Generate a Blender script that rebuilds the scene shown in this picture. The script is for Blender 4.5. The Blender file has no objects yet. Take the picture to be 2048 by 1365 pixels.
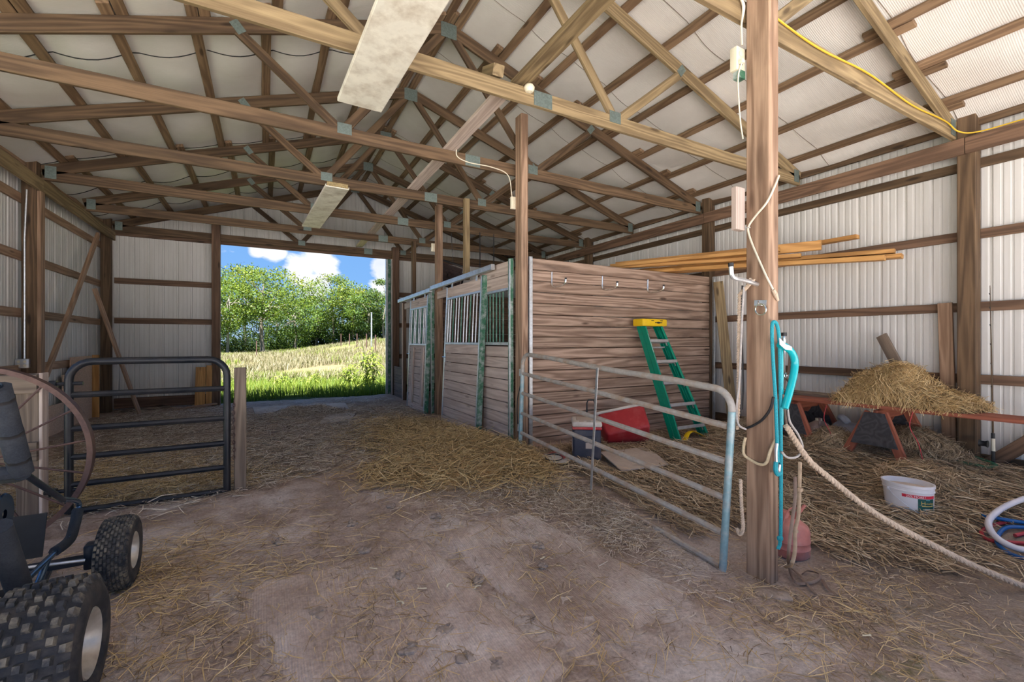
import bpy, bmesh, math, random
import numpy as np
from mathutils import Vector, Matrix, Euler
random.seed(7); rng = np.random.default_rng(7)
R = math.radians
sc = bpy.context.scene
C = sc.collection

# ------------------------------------------------------------------ camera
FOC, CAMZ, YAW = 892.0, 1.32, R(28.98)
cam_d = bpy.data.cameras.new('camera'); cam = bpy.data.objects.new('camera', cam_d); C.objects.link(cam)
cam_d.sensor_width = 36.0; cam_d.lens = 36.0 * FOC / 2048.0
cam_d.clip_start = 0.05; cam_d.clip_end = 400
cam.location = (0, 0, CAMZ); cam.rotation_euler = (R(90), 0, -YAW)
sc.camera = cam
sc.view_settings.view_transform = 'Standard'; sc.view_settings.look = 'None'
sc.view_settings.gamma = 1.0; sc.view_settings.use_curve_mapping = False
sc.view_settings.exposure = 1.85
sc.cycles.max_bounces = 10; sc.cycles.diffuse_bounces = 7; sc.cycles.sample_clamp_indirect = 6

# ------------------------------------------------------------------ sky + sun
world = bpy.data.worlds.new('sky'); sc.world = world; world.use_nodes = True
def nt_clear(t):
    for n in list(t.nodes): t.nodes.remove(n)
class NT:
    """small node-tree helper"""
    def __init__(s, tree): s.t = tree; nt_clear(tree)
    def n(s, typ, ins=None, **props):
        nd = s.t.nodes.new(typ)
        for k, v in props.items(): setattr(nd, k, v)
        for k, v in (ins or {}).items():
            if isinstance(v, bpy.types.NodeSocket): s.t.links.new(v, nd.inputs[k])
            else: nd.inputs[k].default_value = v
        return nd
    def math(s, op, a, b=0.0, c=None, clamp=False):
        ins = {0: a, 1: b}
        if c is not None: ins[2] = c
        return s.n('ShaderNodeMath', ins, operation=op, use_clamp=clamp).outputs[0]
    def mix(s, f, a, b, blend='MIX'):
        nd = s.n('ShaderNodeMix', None, data_type='RGBA', blend_type=blend)
        for i, v in ((0, f), (6, a), (7, b)):
            if isinstance(v, bpy.types.NodeSocket): s.t.links.new(v, nd.inputs[i])
            else: nd.inputs[i].default_value = v
        return nd.outputs[2]
    def ramp(s, f, stops, interp='LINEAR'):
        nd = s.n('ShaderNodeValToRGB'); s.t.links.new(f, nd.inputs[0]); cr = nd.color_ramp; cr.interpolation = interp
        while len(cr.elements) < len(stops): cr.elements.new(0.5)
        for e, (p, c) in zip(cr.elements, stops):
            e.position = p; e.color = c if len(c) == 4 else (*c, 1)
        return nd.outputs[0]
    def noise(s, vec, scale=5, detail=4, rough=0.5, dist=0.0):
        nd = s.n('ShaderNodeTexNoise', {'Scale': scale, 'Detail': detail, 'Roughness': rough, 'Distortion': dist})
        if vec is not None: s.t.links.new(vec, nd.inputs['Vector'])
        return nd.outputs[0]
    def mapv(s, vec, scale=(1, 1, 1), loc=(0, 0, 0), rot=(0, 0, 0)):
        nd = s.n('ShaderNodeMapping', {'Scale': scale, 'Location': loc, 'Rotation': rot}); s.t.links.new(vec, nd.inputs[0]); return nd.outputs[0]
    def link(s, a, b): s.t.links.new(a, b)

def rgb(r, g, b): return (r, g, b, 1.0)
w = NT(world.node_tree)
tc = w.n('ShaderNodeTexCoord').outputs['Generated']
sep = w.n('ShaderNodeSeparateXYZ', {0: tc})
zz = w.math('MAXIMUM', sep.outputs[2], 0.0)
skyc = w.ramp(zz, [(0.0, (0.42, 0.60, 0.86)), (0.12, (0.20, 0.42, 0.80)), (0.45, (0.12, 0.30, 0.70)), (1.0, (0.10, 0.25, 0.62))])
cn = w.noise(w.mapv(tc, (1, 1, 2.2), (0.37, 0.1, 0.2)), 5.2, 9, 0.58, 0.3)
# the cumulus seen through the doorway: soft lumps at their directions in the sky
def lump(dx, dy, dz, rad):
    d = Vector((dx, dy, dz)).normalized()
    vm = w.n('ShaderNodeVectorMath', {0: tc, 1: tuple(d)}, operation='DISTANCE').outputs['Value']
    return w.math('SUBTRACT', 1.0, w.math('DIVIDE', vm, rad), clamp=True)
SINY, COSY = math.sin(YAW), math.cos(YAW)
def ray(px, py):
    u = (px - 1024.0) / FOC; v = (683.0 - py) / FOC
    return Vector((u * COSY + SINY, -u * SINY + COSY, v))
lumps = None
for (px, py, rd) in ((600, 548, .055), (650, 530, .055), (632, 575, .06), (545, 505, .035), (775, 545, .055), (755, 580, .04), (520, 500, .025)):
    l = lump(*ray(px, py), rd)
    lumps = l if lumps is None else w.math('MAXIMUM', lumps, l)
cl = w.math('ADD', cn, w.math('MULTIPLY', lumps, 0.42))
cmask = w.ramp(cl, [(0.60, (0, 0, 0)), (0.70, (1, 1, 1))])
cshade = w.ramp(w.noise(tc, 9, 5), [(0.3, (0.62, 0.68, 0.78)), (0.7, (1.0, 1.0, 1.0))])
skycol = w.mix(cmask, skyc, cshade)
below = w.math('LESS_THAN', sep.outputs[2], -0.02)
skycol = w.mix(below, skycol, rgb(0.30, 0.29, 0.2))
bg = w.n('ShaderNodeBackground', {'Color': skycol, 'Strength': 0.34})
w.link(bg.outputs[0], w.n('ShaderNodeOutputWorld').inputs[0])
sun_d = bpy.data.lights.new('sun', 'SUN'); sun = bpy.data.objects.new('sun', sun_d); C.objects.link(sun)
sun_d.energy = 11.0; sun_d.angle = R(1.2); sun_d.color = (1.0, 0.965, 0.92)
sun.rotation_euler = Vector((0.15, 0.23, -1.0)).to_track_quat('-Z', 'Y').to_euler()
sun.location = (-15, -20, 50)

# ------------------------------------------------------------------ geometry of the photograph
def P(px, py, X=None, Y=None, Z=None):
    d = ray(px, py)
    t = X / d.x if X is not None else Y / d.y if Y is not None else (Z - CAMZ) / d.z
    return Vector((d.x * t, d.y * t, CAMZ + d.z * t))
def sm(t): t = max(0.0, min(1.0, t)); return t * t * (3 - 2 * t)
def bump(x, y, cx, cy, rx, ry): return math.exp(-((x - cx) / rx) ** 2 - ((y - cy) / ry) ** 2)
def g(x, y):
    b = -0.16 * (1 - sm((y - 1.7) / 2.1))
    b += 0.26 * sm((x - 4.2) / 2.0) * (1 - sm((y - 3.3) / 1.2))
    b += 0.09 * bump(x, y, 2.15, 5.0, 0.55, 0.9) + 0.05 * bump(x, y, 1.3, 6.6, 1.0, 1.2)
    b += 0.07 * bump(x, y, 0.55, 8.3, 0.9, 0.6) + 0.05 * bump(x, y, -1.5, 9.5, 0.8, 0.8)
    b += 0.10 * bump(x, y, 5.0, 1.75, 0.5, 0.35) + 0.05 * bump(x, y, 5.3, 2.6, 0.4, 0.4)
    b += 0.012 * math.sin(3.1 * x + 1.3 * y) * math.sin(2.3 * y - 0.7 * x)
    return b
def onfloor(px, py):
    z = 0.0
    for _ in range(30):
        p = P(px, py, Z=z); z = z * .5 + g(p.x, p.y) * .5
    return Vector((p.x, p.y, g(p.x, p.y)))

# ------------------------------------------------------------------ mesh helpers
class MB:
    def __init__(s): s.v = []; s.f = []; s.g = []; s.s = []
    def add(s, vs, fs, gr=None, smooth=False):
        o = len(s.v); vs = [tuple(p) for p in vs]
        s.v += vs; s.g += [tuple(p) for p in gr] if gr else vs
        for f in fs: s.f.append(tuple(i + o for i in f)); s.s.append(smooth)
        return s
    def beam(s, p0, p1, wd, h, up=(0, 0, 1), bev=0.004, g0=None):
        """wood-like bar from p0 to p1, wd across, h along up, long edges eased"""
        p0 = Vector(p0); p1 = Vector(p1); a = (p1 - p0); L = a.length; a = a / L; up = Vector(up)
        sd = a.cross(up)
        if sd.length < 1e-4: sd = a.cross(Vector((1, 0, 0)))
        sd.normalize(); u = sd.cross(a).normalized()
        hw, hh = wd / 2, h / 2; b = min(bev, hw * .4, hh * .4)
        sec = [(-hw, -hh + b), (-hw + b, -hh), (hw - b, -hh), (hw, -hh + b), (hw, hh - b), (hw - b, hh), (-hw + b, hh), (-hw, hh - b)]
        vs = []; gr = []; q = g0 or Vector((random.uniform(0, 90), random.uniform(0, 90), random.uniform(0, 90)))
        for t, p in ((0, p0), (L, p1)):
            for (x, y) in sec:
                vs.append(p + sd * x + u * y); gr.append((q.x + t, q.y + x, q.z + y))
        fs = [(i, (i + 1) % 8, 8 + (i + 1) % 8, 8 + i) for i in range(8)] + [tuple(range(7, -1, -1)), tuple(range(8, 16))]
        return s.add(vs, fs, gr)
    def box(s, c, d, rz=0.0, bev=0.0):
        """box centred at c with full sizes d, turned rz about z"""
        c = Vector(c); m = Matrix.Rotation(rz, 3, 'Z')
        L = max(range(3), key=lambda i: d[i])
        ax = [Vector((1, 0, 0)), Vector((0, 1, 0)), Vector((0, 0, 1))]
        a = m @ ax[L]; up = m @ (ax[2] if L != 2 else ax[1]); oth = [i for i in range(3) if i != L]
        hi = 2 if L != 2 else 1; wi = [i for i in oth if i != hi][0]
        return s.beam(c - a * d[L] / 2, c + a * d[L] / 2, d[wi], d[hi], up, bev)
    def tube(s, pts, r, n=8, closed=False, caps=True, flat=None):
        pts = [Vector(p) for p in pts]; m = len(pts); rs = r if isinstance(r, (list, tuple)) else [r] * m
        tg = []
        for i in range(m):
            if closed: t = pts[(i + 1) % m] - pts[i - 1]
            else: t = pts[min(i + 1, m - 1)] - pts[max(i - 1, 0)]
            tg.append(t.normalized())
        nrm = tg[0].cross(Vector((0, 0, 1)))
        if nrm.length < 0.05: nrm = tg[0].cross(Vector((0, 1, 0)))
        nrm.normalize(); vs = []; gr = []; L = 0.0
        for i in range(m):
            if i: nrm = (nrm - tg[i] * nrm.dot(tg[i])); nrm.normalize(); L += (pts[i] - pts[i - 1]).length
            bn = tg[i].cross(nrm)
            for k in range(n):
                a = 2 * math.pi * k / n; ca, sa = math.cos(a), math.sin(a)
                if flat: sa *= flat
                vs.append(pts[i] + (nrm * ca + bn * sa) * rs[i]); gr.append((L, ca * rs[i], sa * rs[i]))
        fs = []
        for i in range(m if closed else m - 1):
            j = (i + 1) % m
            for k in range(n):
                l = (k + 1) % n; fs.append((i * n + k, i * n + l, j * n + l, j * n + k))
        s.add(vs, fs, gr, True)
        if caps and not closed:
            o = len(s.v) - m * n
            s.f.append(tuple(o + k for k in range(n - 1, -1, -1))); s.s.append(False)
            s.f.append(tuple(o + (m - 1) * n + k for k in range(n))); s.s.append(False)
        return s
    def lathe(s, prof, n=24, c=(0, 0, 0), axis='Z', sx=1.0, sy=1.0, cap=False):
        """prof: list of (radius, height)"""
        c = Vector(c); vs = []
        for (r, h) in prof:
            for k in range(n):
                a = 2 * math.pi * k / n; x, y = r * math.cos(a) * sx, r * math.sin(a) * sy
                vs.append(c + (Vector((x, y, h)) if axis == 'Z' else Vector((h, x, y)) if axis == 'X' else Vector((y, h, x))))
        fs = []
        for i in range(len(prof) - 1):
            for k in range(n):
                l = (k + 1) % n; fs.append((i * n + k, i * n + l, (i + 1) * n + l, (i + 1) * n + k))
        s.add(vs, fs, None, True)
        o = len(s.v) - len(vs)
        if cap:
            s.f.append(tuple(o + k for k in range(n - 1, -1, -1))); s.s.append(False)
            q = o + (len(prof) - 1) * n
            s.f.append(tuple(q + k for k in range(n))); s.s.append(False)
        return s
    def xform(s, M):
        s.v = [tuple(M @ Vector(p)) for p in s.v]; return s
    def rbox(s, c, d, r=0.02, seg=3, M=None):
        bm = bmesh.new(); bmesh.ops.create_cube(bm, size=1.0)
        for v in bm.verts: v.co = Vector((v.co.x * d[0], v.co.y * d[1], v.co.z * d[2]))
        bmesh.ops.bevel(bm, geom=bm.edges[:], offset=r, segments=seg, affect='EDGES', profile=0.5)
        vs = [v.co.copy() for v in bm.verts]; fs = [[v.index for v in f.verts] for f in bm.faces]; bm.free()
        vs = [((M @ v) if M else v) + Vector(c) for v in vs]
        return s.add(vs, fs, None, True)
    def quadpanel(s, pts, th, n):
        """thin slab from a polygon, thickness th along n"""
        n = Vector(n) * th; k = len(pts); vs = [Vector(p) for p in pts] + [Vector(p) + n for p in pts]
        fs = [tuple(range(k - 1, -1, -1)), tuple(range(k, 2 * k))] + [(i, (i + 1) % k, k + (i + 1) % k, k + i) for i in range(k)]
        return s.add(vs, fs)

def bez(pts, n=24):
    """Catmull-Rom through pts"""
    pts = [Vector(p) for p in pts]; q = [pts[0] * 2 - pts[1]] + pts + [pts[-1] * 2 - pts[-2]]; out = []
    k = max(2, n // (len(pts) - 1))
    for i in range(1, len(q) - 2):
        for j in range(k):
            t = j / k; a, b, c, d = q[i - 1:i + 3]
            out.append(.5 * ((2 * b) + (c - a) * t + (2 * a - 5 * b + 4 * c - d) * t * t + (3 * b - a - 3 * c + d) * t ** 3))
    out.append(pts[-1]); return out

def wloc(o):
    v = Vector((0, 0, 0))
    while o is not None: v = v + o.location; o = o.parent
    return v
def mesh_from(name, mb, off, mat):
    me = bpy.data.meshes.new(name)
    me.from_pydata([(v[0] - off.x, v[1] - off.y, v[2] - off.z) for v in mb.v], [], mb.f)
    at = me.attributes.new('grain', 'FLOAT_VECTOR', 'POINT')
    at.data.foreach_set('vector', np.array(mb.g, dtype=np.float32).ravel())
    if any(mb.s):
        me.polygons.foreach_set('use_smooth', np.array(mb.s, dtype=bool)); me.set_sharp_from_angle(angle=R(42))
    if mat: me.materials.append(mat)
    return me
def tag(o, label=None, cat=None, group=None, kind=None):
    if label: o['label'] = label
    if cat: o['category'] = cat
    if group: o['group'] = group
    if kind: o['kind'] = kind
    return o
def obj(name, mb, mat, parent=None, label=None, cat=None, group=None, kind=None):
    """one mesh object; mb is in world coordinates"""
    if parent is None:
        a = np.array(mb.v); off = Vector((float(a[:, 0].mean()), float(a[:, 1].mean()), float(a[:, 2].min())))
    else: off = wloc(parent)
    o = bpy.data.objects.new(name, mesh_from(name, mb, off, mat)); C.objects.link(o)
    if parent is None: o.location = off
    else: o.parent = parent
    return tag(o, label, cat, group, kind)
def thing(name, loc, label, cat, group=None, kind=None):
    o = bpy.data.objects.new(name, None); C.objects.link(o); o.location = loc; o.empty_display_size = .1
    return tag(o, label, cat, group, kind)
def copy_tree(o, parent=None):
    c = o.copy(); C.objects.link(c); c.parent = parent
    for ch in o.children: copy_tree(ch, c)
    return c
def npmesh(name, V, F, mat, gr=None, parent=None, label=None, cat=None, kind='stuff'):
    """big mesh from numpy arrays; F is (n,4) or (n,3)"""
    me = bpy.data.meshes.new(name); n = len(F); k = F.shape[1]
    me.vertices.add(len(V)); me.vertices.foreach_set('co', V.astype(np.float32).ravel())
    me.loops.add(n * k); me.loops.foreach_set('vertex_index', F.astype(np.int32).ravel())
    me.polygons.add(n); me.polygons.foreach_set('loop_start', np.arange(0, n * k, k, dtype=np.int32))
    me.update(calc_edges=True)
    at = me.attributes.new('grain', 'FLOAT_VECTOR', 'POINT')
    at.data.foreach_set('vector', (V if gr is None else gr).astype(np.float32).ravel())
    if mat: me.materials.append(mat)
    o = bpy.data.objects.new(name, me); C.objects.link(o)
    if parent is not None: o.parent = parent
    return tag(o, label, cat, None, kind)

# ------------------------------------------------------------------ materials
def newmat(name):
    m = bpy.data.materials.new(name); m.use_nodes = True; return m, NT(m.node_tree)
def finish(t, col, rough=0.6, metal=0.0, bumpf=None, bstr=0.2, bdist=0.01, spec=0.4, **kw):
    b = t.n('ShaderNodeBsdfPrincipled', {'Base Color': col, 'Roughness': rough, 'Metallic': metal, 'Specular IOR Level': spec, **kw})
    if bumpf is not None:
        bp = t.n('ShaderNodeBump', {'Strength': bstr, 'Distance': bdist, 'Height': bumpf}); t.link(bp.outputs[0], b.inputs['Normal'])
    t.link(b.outputs[0], t.n('ShaderNodeOutputMaterial').inputs[0]); return b
def grainv(t): return t.n('ShaderNodeAttribute', attribute_name='grain').outputs['Vector']
def wood(name, light, dark, stain=0.35, var=0.3, rough=0.72, knots=0.8, stainc=(0.03, 0.02, 0.015), ringk=1.0):
    m, t = newmat(name); gv = grainv(t)
    warp = t.noise(t.mapv(gv, (0.9, 5, 5)), 1.0, 3, .5)
    rings = t.math('SINE', t.math('MULTIPLY', t.math('ADD', t.noise(t.mapv(gv, (0.35, 8, 8)), 1.0, 1.5, .4, .3), t.math('MULTIPLY', warp, .35)), 42.0 * ringk))
    fib = t.noise(t.mapv(gv, (4, 130, 130)), 1.0, 3, .6)
    f = t.math('ADD', t.math('MULTIPLY', rings, .24), t.math('ADD', t.math('MULTIPLY', fib, .55), .22))
    col = t.ramp(f, [(0.12, dark), (0.55, tuple((a + b) / 2 for a, b in zip(light, dark))), (0.85, light)])
    rnd = t.n('ShaderNodeObjectInfo').outputs['Random']
    col = t.mix(1.0, col, t.n('ShaderNodeCombineColor', {0: t.math('ADD', t.math('MULTIPLY', rnd, var), 1 - var / 2), 1: t.math('ADD', t.math('MULTIPLY', rnd, var), 1 - var / 2), 2: t.math('ADD', t.math('MULTIPLY', rnd, var * 1.1), 1 - var / 2)}).outputs[0], 'MULTIPLY')
    st = t.ramp(t.noise(t.mapv(gv, (1.1, 5, 5), (3, 7, 1)), 1.0, 5, .6), [(0.56, (0, 0, 0)), (0.76, (1, 1, 1))])
    col = t.mix(t.math('MULTIPLY', st, stain), col, (*stainc, 1))
    vo = t.n('ShaderNodeTexVoronoi', {'Scale': 1.0, 'Randomness': 1.0}); t.link(t.mapv(gv, (1.6, 6.5, 6.5)), vo.inputs['Vector'])
    kn = t.ramp(vo.outputs['Distance'], [(0.07, (1, 1, 1)), (0.15, (0, 0, 0))])
    col = t.mix(t.math('MULTIPLY', kn, knots), col, (dark[0] * .3, dark[1] * .25, dark[2] * .2, 1))
    finish(t, col, rough, 0, f, .35, .002); return m
W_DARK = wood('old_dark_timber', (0.165, 0.104, 0.056), (0.058, 0.034, 0.018))
W_RED = wood('reddish_timber', (0.22, 0.13, 0.08), (0.09, 0.052, 0.032), .25)
W_POST = wood('weathered_post_timber', (0.46, 0.31, 0.21), (0.17, 0.098, 0.06), .45, .1, knots=.6)
W_LIGHT = wood('pale_yellow_timber', (0.33, 0.245, 0.13), (0.14, 0.095, 0.048), .4, .15)
W_PURLIN = wood('purlin_timber', (0.29, 0.19, 0.11), (0.13, 0.078, 0.044), .35, .35)
W_GIRT = wood('girt_timber', (0.44, 0.29, 0.19), (0.22, 0.13, 0.08), .2, .2)
W_TRIM = wood('new_orange_lumber', (0.66, 0.36, 0.12), (0.38, 0.18, 0.05), .12, .2, .6, .5)
W_STALL = wood('stall_board', (0.52, 0.375, 0.285), (0.20, 0.125, 0.088), .65, .3, .8, .85, (0.045, 0.03, 0.024))
W_STALLD = wood('stall_dark_board', (0.22, 0.13, 0.09), (0.10, 0.055, 0.038), .4, .25)
W_PALE = wood('dusty_door_board', (0.70, 0.59, 0.52), (0.48, 0.375, 0.32), .35, .16, .85, .5, (0.16, 0.10, 0.08))
W_GREY = wood('grey_weathered_timber', (0.27, 0.21, 0.16), (0.12, 0.09, 0.068), .35, .15)
W_REDP = wood('red_painted_timber', (0.40, 0.13, 0.075), (0.25, 0.075, 0.045), .3, .2)
W_TEALG = wood('blackened_board', (0.07, 0.068, 0.075), (0.03, 0.03, 0.034), .3, .1)

def plain(name, col, rough=.5, metal=0.0, var=.15, scale=20, dirt=None, dirtamt=.5, bstr=.05, dscale=4, **kw):
    m, t = newmat(name); p = t.n('ShaderNodeTexCoord').outputs['Object']
    nz = t.noise(p, scale, 4, .6)
    c = t.mix(1.0, (*col, 1), t.ramp(nz, [(0.25, (1 - var,) * 3), (0.75, (1 + var,) * 3)]), 'MULTIPLY')
    if dirt:
        dm = t.ramp(t.noise(p, dscale, 6, .65), [(0.45, (0, 0, 0)), (0.68, (1, 1, 1))])
        c = t.mix(t.math('MULTIPLY', dm, dirtamt), c, (*dirt, 1))
    finish(t, c, rough, metal, nz, bstr, .002, **kw); return m
GALV = plain('galvanised_steel', (0.62, 0.65, 0.68), .38, .75, .2, 30, (0.40, 0.36, 0.30), .5)
CHROME = plain('zinc_hook', (0.72, 0.72, 0.70), .25, .9, .1)
GATEM = plain('muddy_galvanised_tube', (0.42, 0.40, 0.37), .65, .15, .2, 25, (0.40, 0.29, 0.20), .95, .15, 9)
GATEB = plain('blue_worn_tube', (0.24, 0.40, 0.45), .5, .3, .2, 25, (0.55, 0.55, 0.53), .7, .1, 9)
BLACKP = plain('black_gate_paint', (0.010, 0.013, 0.02), .4, .1, .3, 25, (0.12, 0.10, 0.085), .2)
GREENP = plain('peeling_green_paint', (0.05, 0.17, 0.10), .5, .1, .3, 20, (0.55, 0.58, 0.58), .75, .1, 14)
GREENS = plain('dark_green_bar', (0.075, 0.20, 0.145), .45, .2, .2, 20, (0.30, 0.38, 0.34), .6, .05, 12)
PLATE = plain('gusset_steel', (0.20, 0.25, 0.235), .5, .6, .25, 60)
RUST = plain('rusted_iron', (0.12, 0.072, 0.065), .6, .4, .3, 30, (0.21, 0.125, 0.09), .6, .15)
RUBBER = plain('tyre_rubber', (0.022, 0.025, 0.032), .8, 0, .3, 40, (0.14, 0.115, 0.095), .45, .15, 9)
LUG = plain('tread_rubber', (0.035, 0.037, 0.043), .8, 0, .3, 60, (0.23, 0.20, 0.155), .9, .2, 16)
RIM = plain('rim_steel', (0.55, 0.52, 0.47), .4, .5, .15, 20, (0.2, 0.13, 0.08), .5)
FOAM = plain('grey_foam_padding', (0.03, 0.036, 0.048), .95, 0, .25, 150, (0.14, 0.14, 0.14), .3, .3)
BLACKM = plain('black_frame_tube', (0.025, 0.035, 0.055), .35, .4, .2, 30, (0.10, 0.09, 0.08), .3)
BLUEM = plain('shiny_blue_tube', (0.09, 0.15, 0.24), .22, .7, .1)
BLACKPL = plain('black_plastic', (0.02, 0.02, 0.022), .5, 0, .2)
CONC = plain('pale_concrete', (0.52, 0.47, 0.43), .9, 0, .15, 12, (0.36, 0.28, 0.22), .6, .2)
OSB = plain('strand_board', (0.62, 0.44, 0.32), .85, 0, .28, 45, (0.48, 0.32, 0.22), .5, .15, 30)
IVORY = plain('ivory_plastic', (0.72, 0.67, 0.52), .45, 0, .05)
WIRE = plain('white_cable', (0.72, 0.66, 0.53), .5, 0, .1)
YWIRE = plain('yellow_cable', (0.62, 0.40, 0.03), .5, 0, .1)
MANILA = plain('manila_rope', (0.58, 0.46, 0.35), .9, 0, .25, 60, (0.38, 0.28, 0.2), .5, .3)
CREAMR = plain('cream_rope', (0.64, 0.52, 0.34), .9, 0, .2, 60)
GREYR = plain('grey_rope', (0.45, 0.42, 0.40), .9, 0, .2, 60)
TEALR = plain('teal_braided_rope', (0.02, 0.32, 0.39), .7, 0, .35, 180, None, 0, .4)
TEALP = plain('teal_plastic_tube', (0.01, 0.42, 0.47), .22, 0, .05)
CLEARW = plain('white_film', (0.55, 0.58, 0.60), .4, 0, .05)
LEATHER = plain('brown_leather', (0.19, 0.125, 0.095), .6, 0, .25, 40, (0.30, 0.23, 0.18), .5)
TANSTRAP = plain('tan_strap', (0.42, 0.31, 0.21), .8, 0, .2, 40)
REDCAN = plain('faded_red_steel', (0.55, 0.20, 0.165), .5, .1, .2, 14, (0.55, 0.38, 0.33), .6)
REDC = plain('dusty_red_plastic', (0.42, 0.025, 0.035), .45, 0, .15, 8, (0.42, 0.16, 0.14), .5)
NAVY = plain('navy_plastic', (0.035, 0.042, 0.068), .55, 0, .2, 10, (0.13, 0.12, 0.115), .5)
DUSTYW = plain('dusty_white_plastic', (0.66, 0.62, 0.57), .5, 0, .1, 10, (0.42, 0.34, 0.27), .6)
WHITEP = plain('white_bucket_plastic', (0.76, 0.75, 0.78), .35, 0, .06, 8, (0.45, 0.38, 0.34), .35)
LADG = plain('green_fibreglass', (0.0, 0.25, 0.155), .35, 0, .1)
LADY = plain('yellow_ladder_plastic', (0.80, 0.52, 0.01), .4, 0, .06)
ALU = plain('aluminium_step', (0.52, 0.52, 0.54), .4, .55, .1, 20, (0.3, 0.26, 0.22), .35)
REDL = plain('red_print', (0.62, 0.02, 0.05), .5, 0, .05)
GRNL = plain('green_label', (0.005, 0.085, 0.072), .5, 0, .3, 15)
GOLDL = plain('gold_print', (0.60, 0.46, 0.14), .5, 0, .05)
WHITEL = plain('white_print', (0.85, 0.84, 0.84), .5, 0, .03)
BLUEL = plain('blue_print', (0.05, 0.13, 0.36), .5, 0, .1)
CYANL = plain('pale_teal_print', (0.12, 0.34, 0.36), .5, 0, .1)
BLKL = plain('black_print', (0.02, 0.02, 0.02), .6, 0, .05)
HOSEW = plain('white_hose', (0.66, 0.64, 0.70), .35, 0, .06)
HOSEB = plain('blue_hose', (0.005, 0.10, 0.33), .35, 0, .1)
HOSER = plain('red_hose', (0.42, 0.045, 0.06), .45, 0, .15)
HOSEG = plain('green_hose', (0.03, 0.20, 0.10), .45, 0, .15)
CARD = plain('grey_board', (0.52, 0.44, 0.375), .85, 0, .1, 14, (0.36, 0.28, 0.22), .4)
FIXT = plain('stained_fixture_cover', (0.80, 0.77, 0.68), .55, 0, .12, 5, (0.40, 0.33, 0.25), .75, .05, 4)
FIXR = plain('rusty_fixture_end', (0.34, 0.26, 0.13), .7, .2, .5, 60)
JUGP = plain('stained_jug', (0.42, 0.33, 0.28), .6, 0, .2, 8, (0.20, 0.07, 0.08), .7, .1, 5)
BAGW = plain('pale_sack', (0.50, 0.50, 0.54), .6, 0, .2, 9, (0.2, 0.19, 0.18), .4)
COPPER = plain('orange_scrap', (0.62, 0.30, 0.08), .6, 0, .1)
MANURE = plain('dry_manure', (0.34, 0.265, 0.215), .95, 0, .4, 40, (0.48, 0.41, 0.35), .5, .5)

def metal_siding():
    m, t = newmat('cream_metal_siding'); p = t.n('ShaderNodeNewGeometry').outputs['Position']
    st = t.noise(t.mapv(p, (9, 9, .7)), 1.0, 5, .6); big = t.noise(p, .9, 4, .6)
    c = t.ramp(st, [(0.3, (0.60, 0.59, 0.57)), (0.7, (0.74, 0.735, 0.73))])
    sx = t.n('ShaderNodeSeparateXYZ', {0: p}).outputs[2]
    low = t.math('MULTIPLY', t.math('SUBTRACT', 1.0, t.math('DIVIDE', sx, 0.7), clamp=True), t.noise(t.mapv(p, (6, 6, 3)), 1.0, 6, .7))
    c = t.mix(t.math('MULTIPLY', low, .8), c, rgb(0.42, 0.33, 0.25))
    sp = t.ramp(t.noise(t.mapv(p, (3, 3, 5)), 6, 6, .7), [(0.66, (0, 0, 0)), (0.74, (1, 1, 1))])
    c = t.mix(t.math('MULTIPLY', sp, .3), c, rgb(0.30, 0.24, 0.18))
    c = t.mix(t.math('MULTIPLY', big, .25), c, rgb(0.62, 0.57, 0.47))
    finish(t, c, .42, 0.0, st, .05, .004); return m
SIDING = metal_siding()
def insulation():
    m, t = newmat('white_roof_insulation'); p = t.n('ShaderNodeNewGeometry').outputs['Position']
    wv = t.n('ShaderNodeTexWave', {'Scale': 22.0, 'Distortion': 0.3}, bands_direction='Y'); t.link(p, wv.inputs['Vector'])
    n1 = t.noise(p, 1.3, 5, .6)
    c = t.ramp(n1, [(0.3, (0.66, 0.63, 0.595)), (0.7, (0.78, 0.76, 0.73))])
    st = t.ramp(t.noise(t.mapv(p, (1, 2.5, 1)), 2.2, 6, .7), [(0.6, (0, 0, 0)), (0.8, (1, 1, 1))])
    c = t.mix(t.math('MULTIPLY', st, .22), c, rgb(0.5, 0.44, 0.33))
    finish(t, c, .5, 0.0, wv.outputs['Fac'], .25, .006); return m
INSUL = insulation()
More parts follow.
